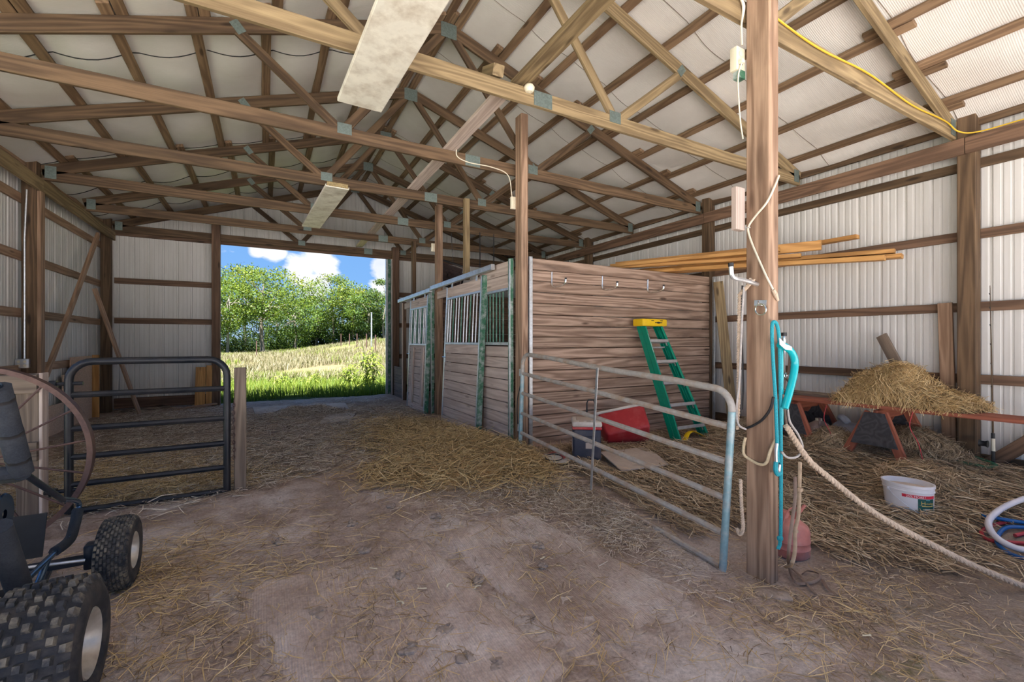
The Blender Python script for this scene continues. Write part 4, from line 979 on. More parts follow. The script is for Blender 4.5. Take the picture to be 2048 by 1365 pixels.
mb = MB().tube(bez([p + vz(.28, .1, .22), p + vz(.24, .12, .27), p + vz(.28, .18, .28)], 8), [.04] * 8 + [.015], 7); obj('tied_neck', mb, BAGW, sk)
p = onfloor(1905, 940); obj('garden_hose', MB().tube(bez([onfloor(*q_) + vz(0, 0, .06) for q_ in ((1875, 918), (1900, 934), (1935, 942), (1975, 950), (1990, 945), (1950, 930), (1905, 924), (1880, 932))], 50), .022, 8), HOSEG, None, 'faded green hose half buried in hay by the wall', 'hose')
for i, (px, py, m, lab, s) in enumerate(((1884, 903, WHITEL, 'small white tag lying on the hay by the wall post', .05), (1848, 921, COPPER, 'orange scrap lying on the hay near the wall post', .08), (1938, 914, IVORY, 'tiny ivory tag at the foot of the wall post', .03))):
    p = onfloor(px, py); t = thing('scrap', p, lab, 'scrap')
    obj('sheet', MB().beam(p + vz(-s / 2, 0, .05), p + vz(s / 2, .01, .06), .04, .005, (0.2, -.6, .7)), m, t)
    obj('hole_mark', MB().lathe([(0, .0), (.012, 0), (.012, .003), (0, .003)], 8, p + vz(-.01, -.03, .06), 'Y'), BLKL, t)
for i, (px, lab) in enumerate(((1653, 'reddish twine dangling from the bench near its stall end'), (1826, 'reddish twine dangling from the bench below the hay'))):
    a = P(px, 812 + i * 12, X=5.42); pts = bez([a, a + vz(-.01, .02, -.15), a + vz(.0, -.04, -.3), a + vz(-.01, -.09, -.52)], 24)
    obj('twine', MB().tube(pts, .004, 5), REDC, None, lab, 'twine')

# ---- white oval tub
bp = onfloor(1818, 1016); bp.z -= .01
tb = thing('oval_tub', bp, 'white oval plastic tub with red band and green label', 'tub')
vd = Vector((bp.x, bp.y, 0)).normalized(); e1 = Vector((vd.y, -vd.x, 0)); e2 = -vd
ang = R(8); e1r = e1 * math.cos(ang) + e2 * math.sin(ang); e2r = e2 * math.cos(ang) - e1 * math.sin(ang); e1, e2 = e1r, e2r
BA, BB, BH = .165, .135, .225; tilt = Vector((.0, .0, 0))
def oval(phi, h, out=0.0):
    k = .93 + .07 * h / BH
    sh = e1 * (.05 * (h / BH)) * -0.2
    return bp + sh + e1 * ((BA * k + out) * math.cos(phi)) + e2 * ((BB * k + out) * math.sin(phi)) + vz(0, 0, h)
def ring(mb, hs, outs, n=40):
    vs = []; 
    for h, o in zip(hs, outs):
        for k in range(n): vs.append(oval(2 * math.pi * k / n, h, o))
    fs = [(i * n + k, i * n + (k + 1) % n, (i + 1) * n + (k + 1) % n, (i + 1) * n + k) for i in range(len(hs) - 1) for k in range(n)]
    mb.add(vs, fs, None, True); return len(mb.v) - n
mb = MB(); o_ = ring(mb, [0, .0, .165, .168, .178, .18, .20, .203, BH, BH, BH - .01, .17, .16], [-.16, 0, 0, .006, .006, .003, .003, .008, .008, -.004, -.008, -.010, -.012])
mb.f.append(tuple(o_ + k for k in range(40))); mb.s.append(False); obj('shell', mb, WHITEP, tb)
mb = MB(); vs = [oval(2 * math.pi * k / 40, .185, -.012) for k in range(40)]; mb.add(vs, [tuple(range(40))]); obj('contents', mb, CARD, tb)
def patch(nm, ph0, ph1, h0, h1, out, m, parent):
    mb = MB(); n = 12; vs = []
    for k in range(n + 1):
        ph = ph0 + (ph1 - ph0) * k / n; vs += [oval(ph, h0, out), oval(ph, h1, out)]
    mb.add(vs, [(2 * k, 2 * k + 2, 2 * k + 3, 2 * k + 1) for k in range(n)], None, True); return obj(nm, mb, m, parent)
bnd = patch('red_band', R(97), R(12), .128, .152, .0025, REDL, tb)
lab_ = patch('green_label', R(62), R(14), .02, .126, .0025, GRNL, tb)
def wrap(txt, size, ph0, h, m, parent, nm, squash=1.0):
    vs, fs = textmesh(txt, size); mb = MB(); out = []
    for v in vs:
        # walk the oval by arc length
        ph = ph0 - v.x * squash / (.5 * (BA + BB)); out.append(oval(ph, h + v.y, .0045))
    mb.add(out, fs); return obj(nm, mb, m, parent)
wrap('25% MORE !', .024, R(88), .1315, WHITEL, bnd, 'band_lettering', .95)
wrap('H', .046, R(56), .078, GOLDL, lab_, 'label_initial')
wrap('orseshoer', .026, R(46), .084, GOLDL, lab_, 'label_lettering', .75)
patch('label_ribbon', R(53), R(20), .066, .074, .0035, GOLDL, lab_)
patch('label_badge', R(42), R(30), .115, .123, .0035, CYANL, lab_)
patch('label_oval', R(46), R(31), .036, .052, .0035, CYANL, lab_)
patch('label_foot', R(60), R(50), .02, .034, .0035, GOLDL, lab_)
obj('wire_bail', MB().tube(bez([oval(R(128), .165, .012), oval(R(115), .13, .016), oval(R(85), .06, .02), oval(R(60), .01, .025), oval(R(45), -.0, .03)], 20), .003, 5), GALV, tb)
obj('bail_lug', MB().lathe([(0, 0), (.016, 0), (.016, .01), (0, .012)], 10, oval(R(128), .165, .005), 'Y'), WHITEP, tb)

# ---- hoses on the floor at the right
hc = onfloor(2075, 1072)
def fl_pts(pxs, dz): return [onfloor(x, y) + vz(0, 0, d) for (x, y), d in zip(pxs, dz)]
obj('white_hose', MB().tube(bez(fl_pts([(2150, 1020), (2090, 1022), (2048, 1030), (2005, 1046), (1978, 1066), (1984, 1086), (2010, 1102), (2050, 1113), (2100, 1112)], [.12, .12, .12, .11, .09, .07, .05, .04, .05]), 60), .021, 10), HOSEW, None, 'thick white hose looping over the coloured hoses', 'hose')
obj('blue_hose', MB().tube(bez(fl_pts([(1963, 1047), (2000, 1052), (2050, 1060), (2120, 1066), (2160, 1085), (2100, 1120), (2040, 1122), (1998, 1098), (1996, 1078), (2015, 1064), (2060, 1066)], [.06, .05, .05, .04, .02, .02, .02, .02, .02, .03, .035]), 90), .0135, 8), HOSEB, None, 'bright blue hose coiled on the straw', 'hose')
obj('red_hose', MB().tube(bez(fl_pts([(2120, 1050), (2040, 1048), (1985, 1056), (1963, 1070), (1975, 1084), (2005, 1090), (2060, 1094), (2130, 1092), (2120, 1072), (2060, 1072), (2030, 1078)], [.02, .02, .015, .015, .015, .02, .02, .02, .02, .02, .02]), 90), .0135, 8), HOSER, None, 'dull red hose coiled under the white hose', 'hose')
# ================================================================== THE YARD POST'S HANGINGS
def fx(px, py, off=.0): return P(px, py, X=2.70 - off)      # on the aisle face
def fy(px, py, off=.0): return P(px, py, Y=1.6225 - off)    # on the near face
# tie ring
tr_ = thing('tie_ring', fx(1521, 615, .01), 'steel tie ring on a plate screwed to the yard post', 'ring')
a, b = fx(1509, 607, .004), fx(1533, 607, .004); c = (a + b) / 2
obj('plate', MB().beam(a, b, .006, .035), GALV, tr_); obj('staple', MB().tube(bez([c + vz(-.0, .012, .012), c + vz(-.02, 0, -.005), c + vz(0, -.012, -.015)], 8), .005, 6), CHROME, tr_)
rc = fx(1521, 620, .018); obj('ring', MB().tube([rc + vz(-.004 * math.sin(t), .034 * math.cos(t), .034 * math.sin(t)) for t in np.linspace(0, 2 * math.pi, 25)[:-1]], .0048, 6, closed=True), CHROME, tr_)
# white cable across the post
pts = [fy(1558, 352, .012), fy(1550, 372, .012), fx(1534, 405, .014), fx(1512, 432, .012), fx(1498, 452, .012), fx(1497, 465, .012), fx(1505, 490, .012), fx(1520, 525, .012), fx(1534, 556, .014), fy(1548, 583, .012)]
cb = thing('cable', fx(1498, 455, .01), 'white cable bent across the yard post with a taped end', 'cable')
obj('sheath', MB().tube(bez(pts, 60), .0065, 6), WIRE, cb)
obj('taped_end', MB().tube([fy(1546, 580, .012), fy(1551, 590, .012), fy(1556, 602, .01)], [.011, .014, .008], 8), MANILA, cb)
obj('nail', MB().tube([fx(1488, 456, .002), fx(1500, 456, .025)], .003, 5), GALV, cb)
# wood block and upper outlet on the far side
obj('wood_block', MB().beam((2.655, 1.80, 2.03), (2.655, 1.80, 2.30), .09, .038, (0, 1, 0)), W_PALE, None, 'pale wood block nailed to the side of the yard post', 'wood block')
ub = thing('outlet_box', vz(2.66, 1.80, 3.1), 'ivory outlet box high on the yard post', 'outlet')
obj('box', MB().rbox((2.655, 1.805, 3.12), (.085, .05, .15), .006, 2), IVORY, ub)
obj('box_back', MB().box((2.665, 1.80, 3.025), (.06, .045, .05)), GREENP, ub)
for dz in (.03, -.03): obj('socket', MB().lathe([(0, 0), (.016, 0), (.017, .004), (0, .004)], 10, (2.65, 1.774, 3.12 + dz), 'Y'), IVORY if dz > 0 else BLKL, ub)
obj('plug', MB().rbox((2.64, 1.765, 3.09), (.03, .03, .025), .006, 2), WIRE, ub)
obj('cord', MB().tube(bez([(2.64, 1.765, 3.08), (2.625, 1.78, 2.98), (2.66, 1.79, 2.75), (2.69, 1.79, 2.62)], 16), .005, 5), WIRE, ub)
for i in range(2):
    pts = [vz(2.2 - .1 * i, 1.775, 3.55), vz(2.5, 1.77, 3.52 - .02 * i), vz(2.66 + .015 * i, 1.775, 3.48), vz(2.675, 1.79, 3.35), vz(2.68, 1.79, 3.22)]
    obj('cable', MB().tube(bez(pts, 24), .006, 5), WIRE, None, ['cream cable running down to the high outlet box', 'second cream cable looping beside the high outlet box'][i], 'cable')
pts = [vz(2.81, 1.775, 3.515)] + [vz(x, 1.777, 3.505 - .02 * math.sin(x * 4) - .012 * (x - 2.8)) for x in np.linspace(3.0, 5.95, 14)] + [vz(6.08, 1.74, 3.42), vz(6.15, 1.62, 3.385), vz(6.165, 1.3, 3.383), vz(6.165, .6, 3.383)]
obj('yellow_cable', MB().tube(bez(pts, 90), .007, 6), YWIRE, None, 'yellow cable stapled along the pale truss to the wall plate', 'cable')
# saddle rack and what hangs from it
sr = thing('saddle_rack', vz(2.69, 1.70, 1.69), 'bent galvanised saddle rack arm on the yard post', 'rack')
obj('arm', MB().tube(bez([(2.70, 1.70, 1.675), (2.58, 1.70, 1.69), (2.47, 1.69, 1.695), (2.435, 1.69, 1.71), (2.425, 1.69, 1.77)], 24), .0135, 8), GALV, sr)
obj('tip_cap', MB().tube([(2.4255, 1.69, 1.762), (2.424, 1.69, 1.785)], .0155, 8), BLACKPL, sr)
def hang(px0, px1, y0, y1, X): return bez([P(px0, y0, X=X), P((px0 + px1) / 2 - 2, y0 * .6 + y1 * .4, X=X), P(px1, y1, X=X)], 24)
obj('lead_rope', rope3([vz(2.655, 1.73, 1.68), vz(2.652, 1.715, 1.705), vz(2.65, 1.695, 1.695)] + bez([P(1479, 590, X=2.65), P(1477, 700, X=2.65), P(1477, 800, X=2.65), P(1474, 860, X=2.65)], 30), .013, .045), MANILA, None, 'plaited tan lead rope hung over the saddle rack arm', 'rope')
obj('hanging_rope', MB().tube(bez([P(1488, 575, X=2.64), P(1484, 640, X=2.64), P(1479, 760, X=2.63), P(1473, 820, X=2.62), P(1477, 850, X=2.62), P(1492, 860, X=2.66)], 40), .0065, 6), GREYR, None, 'thin grey cord hung from the saddle rack over the gate', 'rope')
obj('black_strap', MB().tube(bez([P(1485, 572, X=2.675), P(1483, 650, X=2.675), P(1486, 760, X=2.675), P(1484, 820, X=2.675)], 30), .010, 6, flat=.35), BLACKPL, None, 'black strap hung from the saddle rack arm', 'strap')
obj('bungee_strap', MB().tube(bez([fx(1491, 858, .015), fx(1505, 853, .014), fx(1525, 840, .014), fx(1541, 818, .016), fx(1547, 795, .018)], 30), .008, 6), BLACKPL, None, 'black cord drawn across the yard post low down', 'strap')
obj('cream_rope', MB().tube(bez([fx(1491, 876, .012), fx(1487, 895, .02), fx(1488, 910, .02), fx(1500, 920, .014), fx(1520, 930, .014), fx(1533, 926, .014), fx(1540, 905, .016), fy(1551, 880, .02)], 50), .009, 7), CREAMR, None, 'cream rope looped around the yard post', 'rope')
obj('gate_rope', rope3(bez([P(1481, 960, X=2.60), P(1483, 1010, X=2.60), P(1486, 1055, X=2.60), P(1480, 1070, X=2.60), P(1474, 1058, X=2.60)], 40), .012, .045), MANILA, None, 'tan rope end hanging behind the worn blue gate end', 'rope')
# teal lead rope doubled over a nail
tl = thing('teal_lead_rope', fy(1550, 1100, .03), 'teal braided lead rope doubled over the yard post', 'rope')
pts = [fy(1556, 1100, .04), fy(1561, 1075, .04), fy(1562, 950, .04), fy(1561, 800, .035), fy(1559, 700, .03), fy(1556, 660, .03), fy(1550, 645, .03), fy(1544, 655, .03), fy(1546, 720, .03), fy(1551, 800, .035), fy(1554, 880, .04), fy(1556, 925, .04)]
obj('braid', MB().tube(bez(pts, 110), .0105, 8), TEALR, tl)
obj('snap_clip', MB().tube(bez([fy(1554, 888, .045), fy(1552, 905, .045), fy(1553, 930, .045), fy(1557, 945, .045), fy(1559, 930, .045)], 16), .009, 6), GALV, tl)
obj('loop_end', MB().tube(bez([fy(1552, 925, .045), fy(1551, 940, .045), fy(1555, 950, .045), fy(1560, 946, .045)], 12), .013, 7), TEALR, tl)
obj('end_knot', MB().rbox(fy(1560, 1078, .04), (.034, .03, .032), .012, 3), TEALR, tl)
# teal bow handle, capped rod, halter leather
bs = thing('bow_handle', fy(1590, 730, .06), 'glossy teal bow-shaped tube handle hung on the yard post', 'handle')
obj('bow_tube', MB().tube(bez([fy(1559, 690, .05), fy(1570, 694, .06), fy(1582, 704, .07), (fy(1589, 722, .07)), fy(1588, 745, .07), fy(1580, 780, .065), fy(1569, 818, .06)], 50), .0215, 10), TEALP, bs)
obj('clear_wrap', MB().quadpanel([fy(1558, 676, .075), fy(1572, 690, .085), fy(1583, 694, .09), fy(1584, 702, .092), fy(1570, 700, .085), fy(1559, 690, .078)], .002, (0, -1, 0)), CLEARW, bs)
obj('straight_tube', MB().tube([fy(1563, 695, .03), fy(1563, 850, .03)], .011, 8), TEALP, bs)
rd = thing('capped_rod', fy(1568, 740, .01), 'zinc rod with a black cap beside the teal handle', 'rod')
obj('rod', MB().tube([fy(1568, 680, .01), fy(1567, 760, .01)], .010, 8), GALV, rd)
obj('flattened_end', MB().rbox(fy(1568, 679, .01), (.03, .016, .06), .008, 2), CHROME, rd)
obj('cap', MB().tube([fy(1568, 673, .01), fy(1568, 666, .01)], .016, 10), BLACKPL, rd)
hl = thing('halter', fy(1570, 750, .02), 'brown leather halter hung behind the teal handle', 'halter')
for k, pp in enumerate(([(1567, 700), (1568, 745), (1572, 755), (1566, 790)], [(1580, 702), (1577, 745), (1572, 752), (1580, 768), (1590, 760), (1586, 745)], [(1566, 790), (1573, 850), (1580, 870)])):
    obj('strap', MB().tube(bez([fy(x, y, .025 + .01 * k) for x, y in pp], 24), .008, 6, flat=.4), LEATHER, hl)
for (x, y) in ((1571, 752), (1569, 785)): obj('buckle', MB().tube([fy(x, y, .04) + vz(.013 * math.cos(t), 0, .013 * math.sin(t)) for t in np.linspace(0, 6.283, 11)[:-1]], .003, 5, closed=True), CHROME, hl)
# thick rope led to the floor
Ar, Br = fy(1572, 852, .05), onfloor(2100, 1193) + vz(0, 0, .10)
pr = [(1572, 852), (1590, 882), (1620, 924), (1660, 958), (1710, 999), (1760, 1034), (1820, 1068), (1880, 1099), (1940, 1129), (2000, 1155), (2050, 1175), (2100, 1193)]
pts = []
for (x, y) in pr:
    f = (x - 1572) / 528.; f = f ** .85; X = Ar.x + (Br.x - Ar.x) * f; pts.append(P(x, y, X=X))
obj('thick_rope', rope3(bez(pts, 60), .019, .075, 7, .012), MANILA, None, 'thick three-strand rope stretched from the yard post across the floor', 'rope')
obj('grey_loop_cord', MB().tube(bez([fy(1563, 905, .05), fy(1575, 916, .06), fy(1595, 914, .07), fy(1605, 895, .07), fy(1596, 870, .06), fy(1580, 845, .05), fy(1575, 815, .04), fy(1573, 800, .03)], 50), .007, 6), GREYR, None, 'grey cord hanging in a wide loop by the thick rope', 'rope')
def floorpt(x, y, dz=.022): return onfloor(x, y) + vz(0, 0, dz)
ls = thing('leather_rein', floorpt(1600, 1165), 'brown leather rein trailing from the yard post in a floor loop', 'rein')
obj('hanging_strap', MB().tube(bez([fy(1590, 955, .10), fy(1590, 1000, .12), fy(1582, 1060, .14), fy(1577, 1110, .15), floorpt(1578, 1150, .06), floorpt(1590, 1172), floorpt(1620, 1174), floorpt(1640, 1164), floorpt(1636, 1155), floorpt(1615, 1150), floorpt(1605, 1156)], 80), .009, 6, flat=.35), LEATHER, ls)
obj('trailing_end', MB().tube(bez([floorpt(1582, 1144), floorpt(1600, 1160), floorpt(1632, 1198)], 20), .009, 6, flat=.35), LEATHER, ls)
obj('tan_strap', MB().tube(bez([fy(1600, 925, .10), fy(1599, 975, .12), fy(1597, 1030, .13), fy(1590, 1063, .14), fy(1590, 1100, .15), fy(1583, 1130, .16), floorpt(1570, 1143)], 60), .010, 6, flat=.4), TANSTRAP, ls)
for (x, y) in ((1600, 981), (1591, 1064)): obj('knot', MB().rbox(fy(x, y, .13), (.032, .026, .026), .010, 2), TANSTRAP, ls)
obj('leather_scrap', MB().tube(bez([floorpt(1645, 1168), floorpt(1655, 1185), floorpt(1675, 1200)], 12), .010, 6, flat=.4), LEATHER, None, 'curled leather scrap on the dirt beyond the rein', 'scrap')
# fuel can
gc = onfloor(1596, 1117); gcn = thing('fuel_can', gc, 'faded red metal fuel can behind the yard post', 'fuel can')
prof = [(.02, .0), (.115, 0), (.125, .012), (.125, .055), (.129, .062), (.125, .069), (.125, .10), (.129, .107), (.125, .114), (.125, .17), (.115, .20), (.06, .245), (.035, .255), (.0, .255)]
cc = gc + vz(.02, .07, 0)
obj('body', MB().lathe(prof, 28, cc), REDCAN, gcn)
obj('filler_neck', MB().lathe([(.03, 0), (.03, .03), (.036, .03), (.036, .055), (0, .06)], 14, cc + vz(-.03, .02, .24)), REDCAN, gcn)
obj('spout', MB().tube([cc + vz(.02, -.03, .24), cc + vz(.0, -.06, .30), cc + vz(.03, -.09, .36)], [.02, .014, .01], 8), REDCAN, gcn)
obj('wire_handle', MB().tube(bez([cc + vz(-.09, 0, .20), cc + vz(-.07, -.02, .30), cc + vz(.0, -.03, .33), cc + vz(.07, -.02, .29), cc + vz(.09, 0, .20)], 20), .005, 6), REDCAN, gcn)
# bits on the floor
obj('flat_stone', MB().rbox(onfloor(1545, 1192) + vz(0, 0, -.008), (.20, .10, .04), .012, 2, Matrix.Rotation(R(-40), 3, 'Z')), MANURE, None, 'flat stone slab at the foot of the yard post', 'stone')
for i, (px, py) in enumerate(((800, 1155), (955, 1165), (705, 1050), (870, 1035), (990, 1335), (890, 1265), (820, 1305), (930, 1320), (780, 1015), (1085, 1135), (560, 1085), (640, 1230), (1075, 1095), (730, 1105))):
    p = onfloor(px, py); mb = MB().rbox(p + vz(0, 0, .006), (.055, .05, .02), .008, 2)
    for k in range(9):
        a = random.uniform(0, 6.28); q_ = random.uniform(.012, .038); r_ = random.uniform(.010, .022)
        mb.rbox(p + vz(q_ * math.cos(a), q_ * math.sin(a), random.uniform(.006, .014)), (r_ * 2.2, r_ * 1.5, r_), r_ * .3, 2, Euler((random.uniform(-.5, .5), random.uniform(-.5, .5), random.uniform(0, 3))).to_matrix())
    obj('dropping', mb, MANURE, None, 'small dry clump of dung on the yard mats', 'dung', 'dry dung clumps scattered on the yard floor')
for i, (px, py) in enumerate(((905, 1180), (845, 1180), (750, 1140), (1080, 1120), (960, 1185), (795, 1218), (1075, 1097), (1725, 1273))):
    p = onfloor(px, py) + vz(0, 0, .018); a = random.uniform(0, 6.28)
    pts = [p + vz(.03 * math.cos(a + t), .03 * math.sin(a + t), .004 * math.sin(t * 2)) for t in np.linspace(0, 1.8, 7)]
    obj('hoof_paring', MB().tube(pts, .006, 5, flat=.35), IVORY, None, 'pale curled hoof paring on the yard floor', 'paring', 'pale hoof parings scattered on the floor')

# ================================================================== RUSTY IRON WHEEL
iw = thing('iron_wheel', vz(-1.65, 4.12, -.06), 'big rusty spoked iron wheel leaning by the pen', 'wheel')
hubp = vz(-1.65, 4.12, .555); RW = .612
mb = MB(); n = 56; sec = [(.0, -.034), (.0, .034), (-.032, .030), (-.032, -.030)]; vs = []
for k in range(n):
    t = 2 * math.pi * k / n
    for (dr, dy) in sec: vs.append(hubp + vz((RW + dr) * math.cos(t), dy, (RW + dr) * math.sin(t)))
fs = [(k * 4 + j, k * 4 + (j + 1) % 4, ((k + 1) % n) * 4 + (j + 1) % 4, ((k + 1) % n) * 4 + j) for k in range(n) for j in range(4)]
mb.add(vs, fs); obj('rim', mb, RUST, iw)
for k in range(16):
    t = 2 * math.pi * (k + .35) / 16; s = .05 if k % 2 else -.05
    obj('spoke', MB().tube([hubp + vz(.05 * math.cos(t), s, .05 * math.sin(t)), hubp + vz((RW - .01) * math.cos(t), 0, (RW - .01) * math.sin(t))], .0075, 6), RUST, iw)
obj('hub', MB().lathe([(0, -.10), (.035, -.10), (.04, -.07), (.06, -.06), (.06, -.04), (.045, -.03), (.045, .03), (.06, .04), (.06, .06), (.04, .07), (.035, .10), (0, .10)], 16, hubp, 'Y'), RUST, iw)

# ================================================================== GO-KART
kt = thing('go_kart', vz(-1.3, 2.8, g(-1.3, 2.8)), 'black go-kart with foam padded cage and knobby rear tyres', 'go-kart')
def wheel(c, r, wd, knob, nm):
    h = wd / 2
    prof = [(r * .46, -h * .80), (r * .60, -h * .98), (r * .80, -h), (r * .93, -h * .90), (r * .985, -h * .62), (r, 0), (r * .985, h * .62), (r * .93, h * .90), (r * .80, h), (r * .60, h * .98), (r * .46, h * .80)]
    t = obj(nm, MB().lathe(prof, 40, c, 'X'), RUBBER, kt)
    tr = MB(); rows, cols = (7, 26) if knob else (9, 34)
    for i in range(rows):
        f = (i + .5) / rows * 2 - 1; ff = f * .93
        for k in range(cols):
            a = 2 * math.pi * (k + (.5 if i % 2 else 0)) / cols
            rr = r * (1.0 - .10 * abs(ff) ** 3); x = ff * h
            bw = wd / rows * (.60 if knob else .74); bl = 2 * math.pi * r / cols * (.50 if knob else .74); bh = r * (.075 if knob else .045)
            o_ = Vector((x, rr * math.cos(a), rr * math.sin(a))); rad = Vector((-.45 * ff * abs(ff), math.cos(a), math.sin(a))).normalized(); tan = Vector((0, -math.sin(a), math.cos(a))); sdv = rad.cross(tan)
            vs = []
            for hh, tp in ((-.01, 1.12), (bh, .82)):
                for (su, sv) in ((-1, -1), (1, -1), (1, 1), (-1, 1)):
                    if knob: du, dv = ((su + sv) / 2 * bw * 1.1 * 1, (sv - su) / 2 * bl * 1.1) if False else (su * bw / 2, sv * bl / 2)
                    else: du, dv = su * bw / 2, sv * bl / 2
                    vs.append(Vector(c) + o_ + sdv * du * tp + tan * dv * tp + rad * hh)
            tr.add(vs, [(4, 5, 6, 7), (0, 1, 5, 4), (1, 2, 6, 5), (2, 3, 7, 6), (3, 0, 4, 7)])
    tt = obj('tread', tr, LUG, t); tt['kind'] = 'stuff'
    rp = [(r * .10, h * .35), (r * .18, h * .36), (r * .30, h * .30), (r * .40, h * .45), (r * .44, h * .80), (r * .50, h * .93), (r * .52, h * .90), (r * .47, h * .7)]
    obj('rim', MB().lathe(rp + [(r * .46, -h * .7), (r * .5, -h * .9)], 28, c, 'X'), RIM, t)
    obj('hub_cap', MB().lathe([(r * .16, h * .2), (r * .16, h * .5), (r * .10, h * .55), (0, h * .55)], 14, c, 'X'), BLACKM, t)
    return t
KX = -1.30; zf = g(-.7, 3.18); zr = g(-.72, 2.38)
for s in (1, -1):
    wheel(vz(KX + s * .60, 3.18, zf + .185), .185, .15, False, 'front_wheel')
    wheel(vz(KX + s * .575, 2.34, zr + .255), .245, .28, True, 'rear_wheel')
def kx(px, py, X=-.93): return P(px, py, X=X)
def mir(p): return vz(2 * KX - p.x, p.y, p.z)
A1, A2 = kx(-4, 775), kx(44, 945)                      # padded front pillar
fpl = [('pillar_padding', [A1, A2], .040, FOAM), ('corner_padding', [A2 + vz(.0, .0, -.005), kx(30, 952, -.99), kx(4, 956, -1.10)], .032, FOAM),
       ('front_strut', [A2, kx(126, 1001)], .014, BLACKM), ('nose_hoop', [kx(126, 1001), kx(148, 1002), kx(158, 1012), kx(150, 1050), kx(138, 1078), kx(112, 1104), kx(50, 1163)], .014, BLUEM),
       ('hoop_padding', [kx(156, 1020), kx(149, 1052), kx(138, 1082), kx(110, 1104)], .025, FOAM),
       ('lower_padding', [kx(-4, 1055), kx(38, 1175)], .043, FOAM), ('floor_rail', [kx(95, 1120), kx(70, 1180), kx(20, 1240)], .015, BLUEM), ('rear_strut', [kx(38, 1175), kx(10, 1255)], .02, BLACKM)]
for (nm, pts, r_, m) in fpl:
    pp = bez(pts, 8 * len(pts)) if len(pts) > 2 else pts
    obj(nm, MB().tube(pp, r_, 9), m, kt); obj(nm, MB().tube([mir(p) for p in pp], r_, 9), m, kt)
for f in (.12, .5, .82):
    for mm in (lambda p: p, mir):
        obj('foam_seam', MB().tube([mm(A1.lerp(A2, f)), mm(A1.lerp(A2, f + .03))], .0415, 9), BLACKPL, kt)
zfl = zr + .13
for s in (-1, 1):
    obj('chassis_tube', MB().tube([(KX + s * .30, 2.2, zfl), (KX + s * .32, 2.9, zfl), (KX + s * .25, 3.45, zfl + .05)], .016, 8), BLACKM, kt)
    obj('roof_tube', MB().tube([A1 if s > 0 else mir(A1), vz(KX + s * .34, 2.35, 1.25), vz(KX + s * .32, 2.05, .9), vz(KX + s * .30, 2.1, zfl)], .016, 8), BLACKM, kt)
obj('cross_tube', MB().tube([A1, mir(A1)], .016, 8), BLACKM, kt)
obj('padded_cross_tube', MB().tube([A2, mir(A2)], .030, 8), FOAM, kt)
obj('front_axle', MB().beam((KX - .5, 3.16, zf + .185), (KX + .5, 3.16, zf + .185), .05, .04), BLACKM, kt)
for s in (-1, 1):
    obj('steering_knuckle', MB().rbox((KX + s * .49, 3.17, zf + .2), (.05, .08, .13), .01, 2), BLACKM, kt)
    obj('tie_rod', MB().tube([(KX + s * .1, 3.05, zf + .25), (KX + s * .48, 3.11, zf + .2)], .008, 6), GALV, kt)
obj('rear_axle', MB().tube([(KX - .5, 2.34, zr + .255), (KX + .5, 2.34, zr + .255)], .016, 8), GALV, kt)
q = [kx(28, 1030, -1.05), kx(104, 1018, -1.05), kx(92, 1088, -1.05), kx(30, 1100, -1.05)]
obj('front_panel', MB().quadpanel([vz(-1.02, 3.30, .40), vz(-1.58, 3.30, .40), vz(-1.58, 3.24, .19), vz(-1.02, 3.24, .19)], .008, (0, -1, 0)), BLACKPL, kt)
obj('floor_pan', MB().beam((KX, 2.5, zfl - .01), (KX, 3.35, zfl + .0), .5, .008), BLACKPL, kt)
sb_ = obj('seat_back', MB().rbox((KX, 2.32, .45), (.44, .10, .55), .04, 3, Matrix.Rotation(R(14), 3, 'X')), BLACKPL, kt)
obj('seat_cushion', MB().rbox((KX, 2.52, zfl + .09), (.44, .40, .10), .035, 3), BLACKPL, kt)
stw = obj('steering_wheel', MB().tube([vz(KX, 2.86, .56) + vz(.14 * math.cos(t), -.05 * math.sin(t), .13 * math.sin(t)) for t in np.linspace(0, 6.283, 25)[:-1]], .014, 7, closed=True), FOAM, kt)
obj('steering_column', MB().tube([(KX, 2.86, .56), (KX, 3.15, zf + .28)], .012, 7), GALV, kt)
obj('brake_disc', MB().lathe([(.02, -.006), (.085, -.006), (.09, 0), (.085, .006), (.02, .006)], 24, P(6, 1030, X=-1.0), 'X'), BLUEM, kt)
# ================================================================== STRAW AND HAY
gvec = np.vectorize(g, otypes=[float])
def strands(x, y, z, L, th, wd, lift, curl, tone):
    """thin bent ribbons; returns verts, quads, grain"""
    n = len(x); d = np.stack([np.cos(th), np.sin(th), lift], -1); d /= np.linalg.norm(d, axis=1)[:, None]
    c = np.stack([x, y, z], -1); sd = np.stack([-np.sin(th), np.cos(th), rng.normal(0, .5, n)], -1); sd /= np.linalg.norm(sd, axis=1)[:, None]
    bend = np.stack([-np.sin(th) * curl, np.cos(th) * curl, np.abs(curl) * .5], -1) * L[:, None]
    h = sd * (wd / 2)[:, None]
    a = c - d * (L / 2)[:, None]; b = c + bend; e = c + d * (L / 2)[:, None]
    V = np.stack([a - h, a + h, b - h, b + h, e - h * .6, e + h * .6], 1).reshape(-1, 3)
    o = (np.arange(n) * 6)[:, None]
    F = np.concatenate([o + np.array([[0, 1, 3, 2]]), o + np.array([[2, 3, 5, 4]])], 0)
    G = np.zeros_like(V); G[:, 0] = np.repeat(tone, 6); return V, F, G
EXCL = [(q_.x, q_.y, r_) for q_, r_ in ((onfloor(1268, 930), .27), (onfloor(1245, 935), .24), (onfloor(1305, 928), .22), (onfloor(1112, 922), .22), (onfloor(1180, 915), .25), (onfloor(1385, 880), .22), (onfloor(1818, 1005), .2), (onfloor(2000, 1075), .16), (onfloor(2050, 1090), .25), (onfloor(1610, 1165), .18), (onfloor(1600, 1110), .18))]
